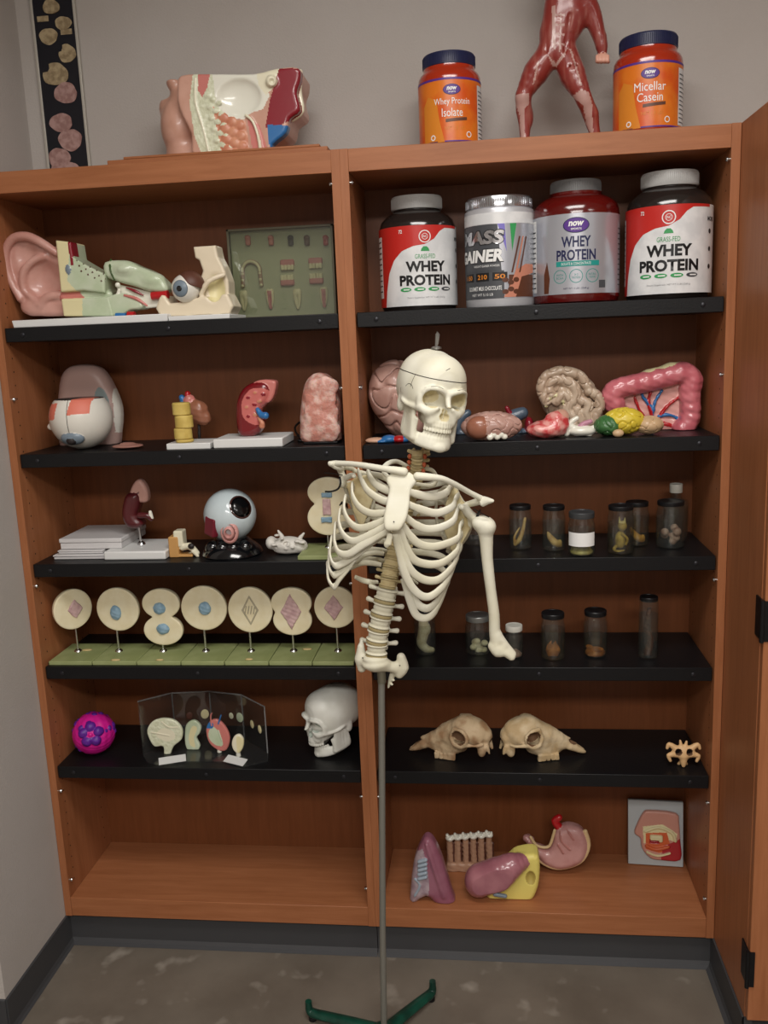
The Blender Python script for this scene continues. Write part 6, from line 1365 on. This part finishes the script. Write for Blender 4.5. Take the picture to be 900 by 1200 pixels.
# ================================================================ fifth shelf, right: sheep skulls and a neck bone
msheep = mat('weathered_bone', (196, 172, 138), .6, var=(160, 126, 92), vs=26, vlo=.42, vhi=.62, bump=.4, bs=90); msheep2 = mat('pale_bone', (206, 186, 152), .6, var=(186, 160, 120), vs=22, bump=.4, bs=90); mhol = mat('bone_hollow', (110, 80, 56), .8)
def sheep_skull(px, sgn, label, m, seed):
    """long-snouted skull lying on the shelf; snout towards sgn"""
    Y = .10; t = stand('sheep_skull', px, Y, Z5, label, 'skull', group='sheep skulls on the fifth shelf'); s = SDF((-.14, -.07, -.002), (.14, .07, .150), .0019); g = sgn
    s.ell((-g * .055, 0, .080), (.046, .042, .040)); s.ell((-g * .030, 0, .092), (.034, .040, .026), k=.02)
    s.chain([(-g * .030, 0, .088), (g * .015, 0, .068), (g * .065, 0, .042), (g * .095, 0, .026)], [.036, .030, .019, .012], k=.012)
    s.chain([(-g * .015, 0, .044), (g * .020, 0, .026), (g * .050, 0, .028)], [.026, .025, .014], k=.016)
    for e in (-1, 1):
        s.chain([(g * .085, e * .009, .030), (g * .110, e * .008, .018), (g * .126, e * .006, .010)], [.010, .007, .004], k=.006)
        s.chain([(-g * .014, e * .044, .104), (-g * .036, e * .052, .102), (-g * .050, e * .053, .082), (-g * .036, e * .050, .060), (-g * .012, e * .044, .058), (-g * .004, e * .040, .080), (-g * .014, e * .044, .104)], .0062, k=.006)
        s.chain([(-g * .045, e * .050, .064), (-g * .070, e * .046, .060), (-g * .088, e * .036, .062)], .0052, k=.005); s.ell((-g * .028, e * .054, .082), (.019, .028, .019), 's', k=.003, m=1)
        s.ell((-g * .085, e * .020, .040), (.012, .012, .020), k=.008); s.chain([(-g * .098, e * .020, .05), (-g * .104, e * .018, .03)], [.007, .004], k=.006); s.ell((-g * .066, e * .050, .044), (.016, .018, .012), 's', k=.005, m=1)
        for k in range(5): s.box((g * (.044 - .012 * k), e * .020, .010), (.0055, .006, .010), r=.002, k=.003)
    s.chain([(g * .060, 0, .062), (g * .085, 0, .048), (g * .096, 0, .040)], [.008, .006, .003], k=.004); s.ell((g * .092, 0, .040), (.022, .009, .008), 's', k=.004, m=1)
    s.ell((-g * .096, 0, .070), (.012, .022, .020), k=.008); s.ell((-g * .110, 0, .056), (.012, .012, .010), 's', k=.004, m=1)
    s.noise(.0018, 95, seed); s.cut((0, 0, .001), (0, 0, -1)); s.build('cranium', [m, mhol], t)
    t.rotation_euler.z = R_(12 * g); return t
sheep_skull(532, -1, 'weathered sheep skull with its snout pointing left', msheep, 1)
sheep_skull(632, 1, 'weathered sheep skull with its snout pointing right', msheep2, 4)
Y = .055; t = stand('neck_bone', 801, Y, Z5, 'small tan ring-shaped neck bone at the right end of the shelf', 'bone')
s = SDF((-.05, -.025, -.001), (.05, .03, .08), .0014)
s.ell((0, 0, .042), (.030, .012, .018)); s.chain([(-.018, 0, .05), (-.036, 0, .062), (-.042, 0, .052)], [.009, .006, .004], k=.005); s.chain([(.018, 0, .05), (.036, 0, .062), (.042, 0, .052)], [.009, .006, .004], k=.005); s.chain([(-.022, 0, .036), (-.038, 0, .032), (-.034, 0, .018)], [.008, .006, .004], k=.005); s.chain([(.022, 0, .036), (.038, 0, .032), (.034, 0, .018)], [.008, .006, .004], k=.005)
s.chain([(0, 0, .03), (0, 0, .014), (0, 0, .003)], [.012, .008, .004], k=.006); s.cap((-.006, 0, .060), (-.008, 0, .072), .005, .003, k=.004); s.cap((.006, 0, .060), (.008, 0, .070), .005, .003, k=.004)
for e in (-1, 1): s.ell((e * .014, 0, .044), (.0078, .03, .0085), 's', k=.002, m=1)
s.cap((-.010, .012, .006), (0, 0, .02), .004, .006, k=.004); s.cap((.010, .012, .006), (0, 0, .02), .004, .006, k=.004); s.cut((0, 0, .0008), (0, 0, -1))
s.build('bone', [mat('bone_tan', (212, 172, 124), .5), mhol], t); t.rotation_euler = (R_(-8), 0, 0)

# ================================================================ bottom, right
mlung = mat('lung_purple', (150, 96, 112), .35, var=(136, 80, 98), vs=16, coat=.4); mlung2 = mat('lung_inner', (150, 128, 138), .35, var=(176, 158, 164), vs=40, coat=.4)
Y = .055; t = stand('lung_model', 509, Y, Z6, 'purple lung lobe model standing upright, leftmost on the bottom shelf', 'anatomical model')
s = canvas(476, 974, 540, 1070, Y, .05, .05, .0019)
s.extr(wp(sm([(494, 984), (500, 978), (508, 982), (517, 1000), (524, 1022), (530, 1042), (537, 1062), (530, 1064), (512, 1056), (500, 1046), (482, 1056), (482, 1034), (486, 1004)], 3), Y), Y - .03, Y + .03, r=.022, m=0)
s.paintp(wp([(484, 1000), (496, 988), (500, 1000), (504, 1030), (502, 1050), (480, 1062), (480, 1020)], Y), 1, Y - .08, Y + .03); s.chain(A3([(500, 990, Y - .028), (508, 1015, Y - .030), (520, 1050, Y - .026)]), [.004, .006, .006], k=.006, m=0)
for k in range(5): s.cap(A(491, 1010 + 5 * k, Y - .032), A(499, 1008 + 5 * k, Y - .034), .005, .005, k=.001, m=2)
s.chain(A3([(486, 1030, Y - .030), (492, 1038, Y - .030), (486, 1050, Y - .030)]), .003, k=.002, m=2); s.ell(A(497, 1068, Y - .0), (.026, .045, .030), 's', k=.008, m=3)
s.cut((0, 0, Z6 + .001), (0, 0, -1)); s.build('lung', [mlung, mlung2, mat('bronchus_grey', (150, 162, 174), .4), C_['dred']], t, world=True)
Y = .20; t = stand('villi_model', 550, Y, Z6, 'row of tooth-like white-topped columns standing behind the lung and liver models', 'anatomical model')
s = canvas(520, 970, 580, 1024, Y, .04, .03, .0017)
for k in range(6):
    a_ = 527 + 9.2 * k; s.cap(A(a_ + 1, 1012 - k * .6, Y - .01), A(a_, 985 - k * .8, Y - .01), .010, .0085, k=.002, m=0); s.ell(A(a_, 982 - k * .8, Y - .012), (.0125, .013, .008), k=.004, m=1); s.ell(A(a_ - 3, 979 - k * .8, Y - .014), (.005, .006, .006), k=.002, m=1); s.ell(A(a_ + 3, 980 - k * .8, Y - .014), (.004, .006, .005), k=.002, m=1); s.cap(A(a_ + 4, 1008, Y - .012), A(a_ + 4.5, 988, Y - .012), .004, .004, k=.001, m=2)
v = at(550, 1012, Y); s.box((v.x, Y, Z6 + .012), (.068, .022, .014), r=.006, k=.004, m=0); s.cut((0, 0, Z6 + .001), (0, 0, -1)); s.noise(.001, 200); s.build('villi', [mat('villi_tan', (178, 138, 112), .4), C_['white'], C_['brown']], t, world=True)
Y = .085; t = stand('liver_model', 588, Y, Z6, 'mauve and yellow liver model lying in front of the stomach model', 'anatomical model')
s = canvas(540, 992, 638, 1058, Y, .06, .05, .0019)
s.extr(wp(sm([(570, 1046), (596, 1006), (612, 997), (630, 998), (632, 1020), (628, 1040), (618, 1052), (590, 1052)], 3), Y), Y - .030, Y + .04, r=.014, m=1)
s.chain(A3([(564, 1030, Y - .030), (584, 1024, Y - .034), (600, 1014, Y - .030), (616, 1008, Y - .02)]), [.044, .046, .034, .012], k=.010, m=0); s.ell(A(560, 1034, Y - .02), (.036, .04, .040), k=.014, m=0)
s.ell(A(596, 1018, Y - .078), (.006, .005, .007), k=0, m=2); s.ell(A(622, 1030, Y - .034), (.012, .012, .020), 's', k=.006, m=3); s.chain(A3([(580, 1048, Y - .046), (592, 1050, Y - .046)]), .006, k=.002, m=4)
s.cut((0, 0, Z6 + .001), (0, 0, -1)); s.build('liver', [mat('liver_mauve', (166, 108, 116), .3, var=(150, 92, 102), vs=16, coat=.5), mat('liver_yellow', (222, 206, 112), .45), C_['yellow'], mat('liver_ochre', (176, 156, 80), .5), C_['iris']], t, world=True)
Y = .19; t = stand('stomach_model', 654, Y, Z6, 'pink stomach model cut open with a cream rim, behind the liver model', 'anatomical model')
s = canvas(610, 954, 694, 1024, Y, .045, .045, .0019)
body = [(616, 981), (622, 980), (626, 988), (634, 991), (642, 993), (647, 984), (650, 972), (658, 967), (668, 965), (683, 971), (689, 990), (681, 1008), (658, 1016), (639, 1011), (629, 1002), (619, 992)]
s.extr(wp(sm(body, 3), Y), Y - .026, Y + .028, r=.022, m=0)
s.chain(A3([(a_, b_, Y - .012) for a_, b_ in ((686, 974), (690, 990), (683, 1007), (668, 1015), (652, 1017), (638, 1012), (627, 1003), (618, 993))]), [.006] * 8, k=.003, m=1); s.chain(A3([(a_, b_, Y - .018) for a_, b_ in ((622, 981), (628, 990), (637, 993), (644, 991), (648, 980), (650, 973))]), [.0045] * 6, k=.002, m=1)
for l in ([(656, 974), (658, 986), (668, 996)], [(664, 972), (672, 984)], [(654, 990), (660, 1000)]): s.chain(A3([(a_, b_, Y - .027) for a_, b_ in l]), .0022, k=.003, m=2)
s.chain(A3([(654, 968, Y), (650, 962, Y), (655, 958, Y)]), [.012, .010, .010], k=.003, m=3); s.chain(A3([(622, 984, Y - .004), (617, 982, Y - .004)]), .011, k=.004, m=0); s.cut((0, 0, Z6 + .001), (0, 0, -1))
s.build('stomach', [mat('stomach_pink', (198, 150, 146), .35, var=(184, 132, 128), vs=20, coat=.4), mat('stomach_rim', (214, 186, 140), .4), mat('stomach_fold', (182, 124, 118), .4), C_['red']], t, world=True)
# relief plaque leaning on the back wall
mpl = mat('plaque_grey', (176, 182, 184), .45)
b0, b1, tp0, tp1 = at(737, 1019, .225), at(802, 1024, .215), at(734, 937, .27), at(796, 938, .27)
xa, xb = b0.x, b1.x; hgt = (tp0.z - Z6) * 1.0; t = thing('relief_plaque', ((xa + xb) / 2, .235, Z6 + .0005), 'grey relief plaque of a nose and mouth section leaning at the bottom right', 'plaque')
hw = (xb - xa) / 2; t.rotation_euler = (R_(-9), 0, R_(-4)); hh = hgt * 1.01
G().box(-hw, hw, 0, .012, .002, hh).build('board', mpl, t, bevel=.002)
def pq(a_, b_): return (-hw + (a_ - 737 + (1019 - b_) * .03) / 64 * 2 * hw, (1020 - b_) / 83 * hh)
s = SDF((-hw, -.035, 0), (hw, .01, hh), .0015)
s.extr(sm([pq(*q_) for q_ in [(745, 968), (752, 952), (760, 948), (790, 950), (794, 962), (796, 984), (797, 1008), (776, 1010), (762, 1008), (752, 996), (750, 984), (743, 978)]], 3), -.014, .004, r=.006, m=0)
for poly, m in (([(742, 940), (796, 945), (797, 968), (770, 962), (744, 975)], 0), ([(752, 968), (775, 964), (792, 975), (790, 985), (770, 980), (754, 990)], 1), ([(756, 976), (780, 974), (786, 996), (772, 1000), (756, 996)], 2), ([(776, 992), (798, 980), (799, 1012), (774, 1012)], 3)): s.paintp([pq(*q_) for q_ in poly], m)
s.box((pq(768, 982)[0], -.016, pq(768, 982)[1]), (.018, .006, .010), r=.004, k=.002, m=1); s.chain([(pq(a_, b_)[0], -.015, pq(a_, b_)[1]) for a_, b_ in ((755, 974), (770, 968), (786, 974), (790, 984))], .004, k=.002, m=1)
s.chain([(pq(a_, b_)[0], -.015, pq(a_, b_)[1]) for a_, b_ in ((757, 992), (768, 996), (782, 992))], .0045, k=.002, m=2); s.chain([(pq(a_, b_)[0], -.016, pq(a_, b_)[1]) for a_, b_ in ((758, 1000), (770, 1004), (784, 1000))], .003, k=.002, m=1)
s.box((pq(766, 986)[0], -.016, pq(766, 986)[1]), (.012, .008, .005), 's', k=.002, m=3)
s.build('relief', [mat('relief_flesh', (196, 140, 124), .4), C_['yellow'], mat('relief_orange', (204, 96, 52), .4), mat('relief_red', (168, 36, 44), .35, coat=.3)], t)
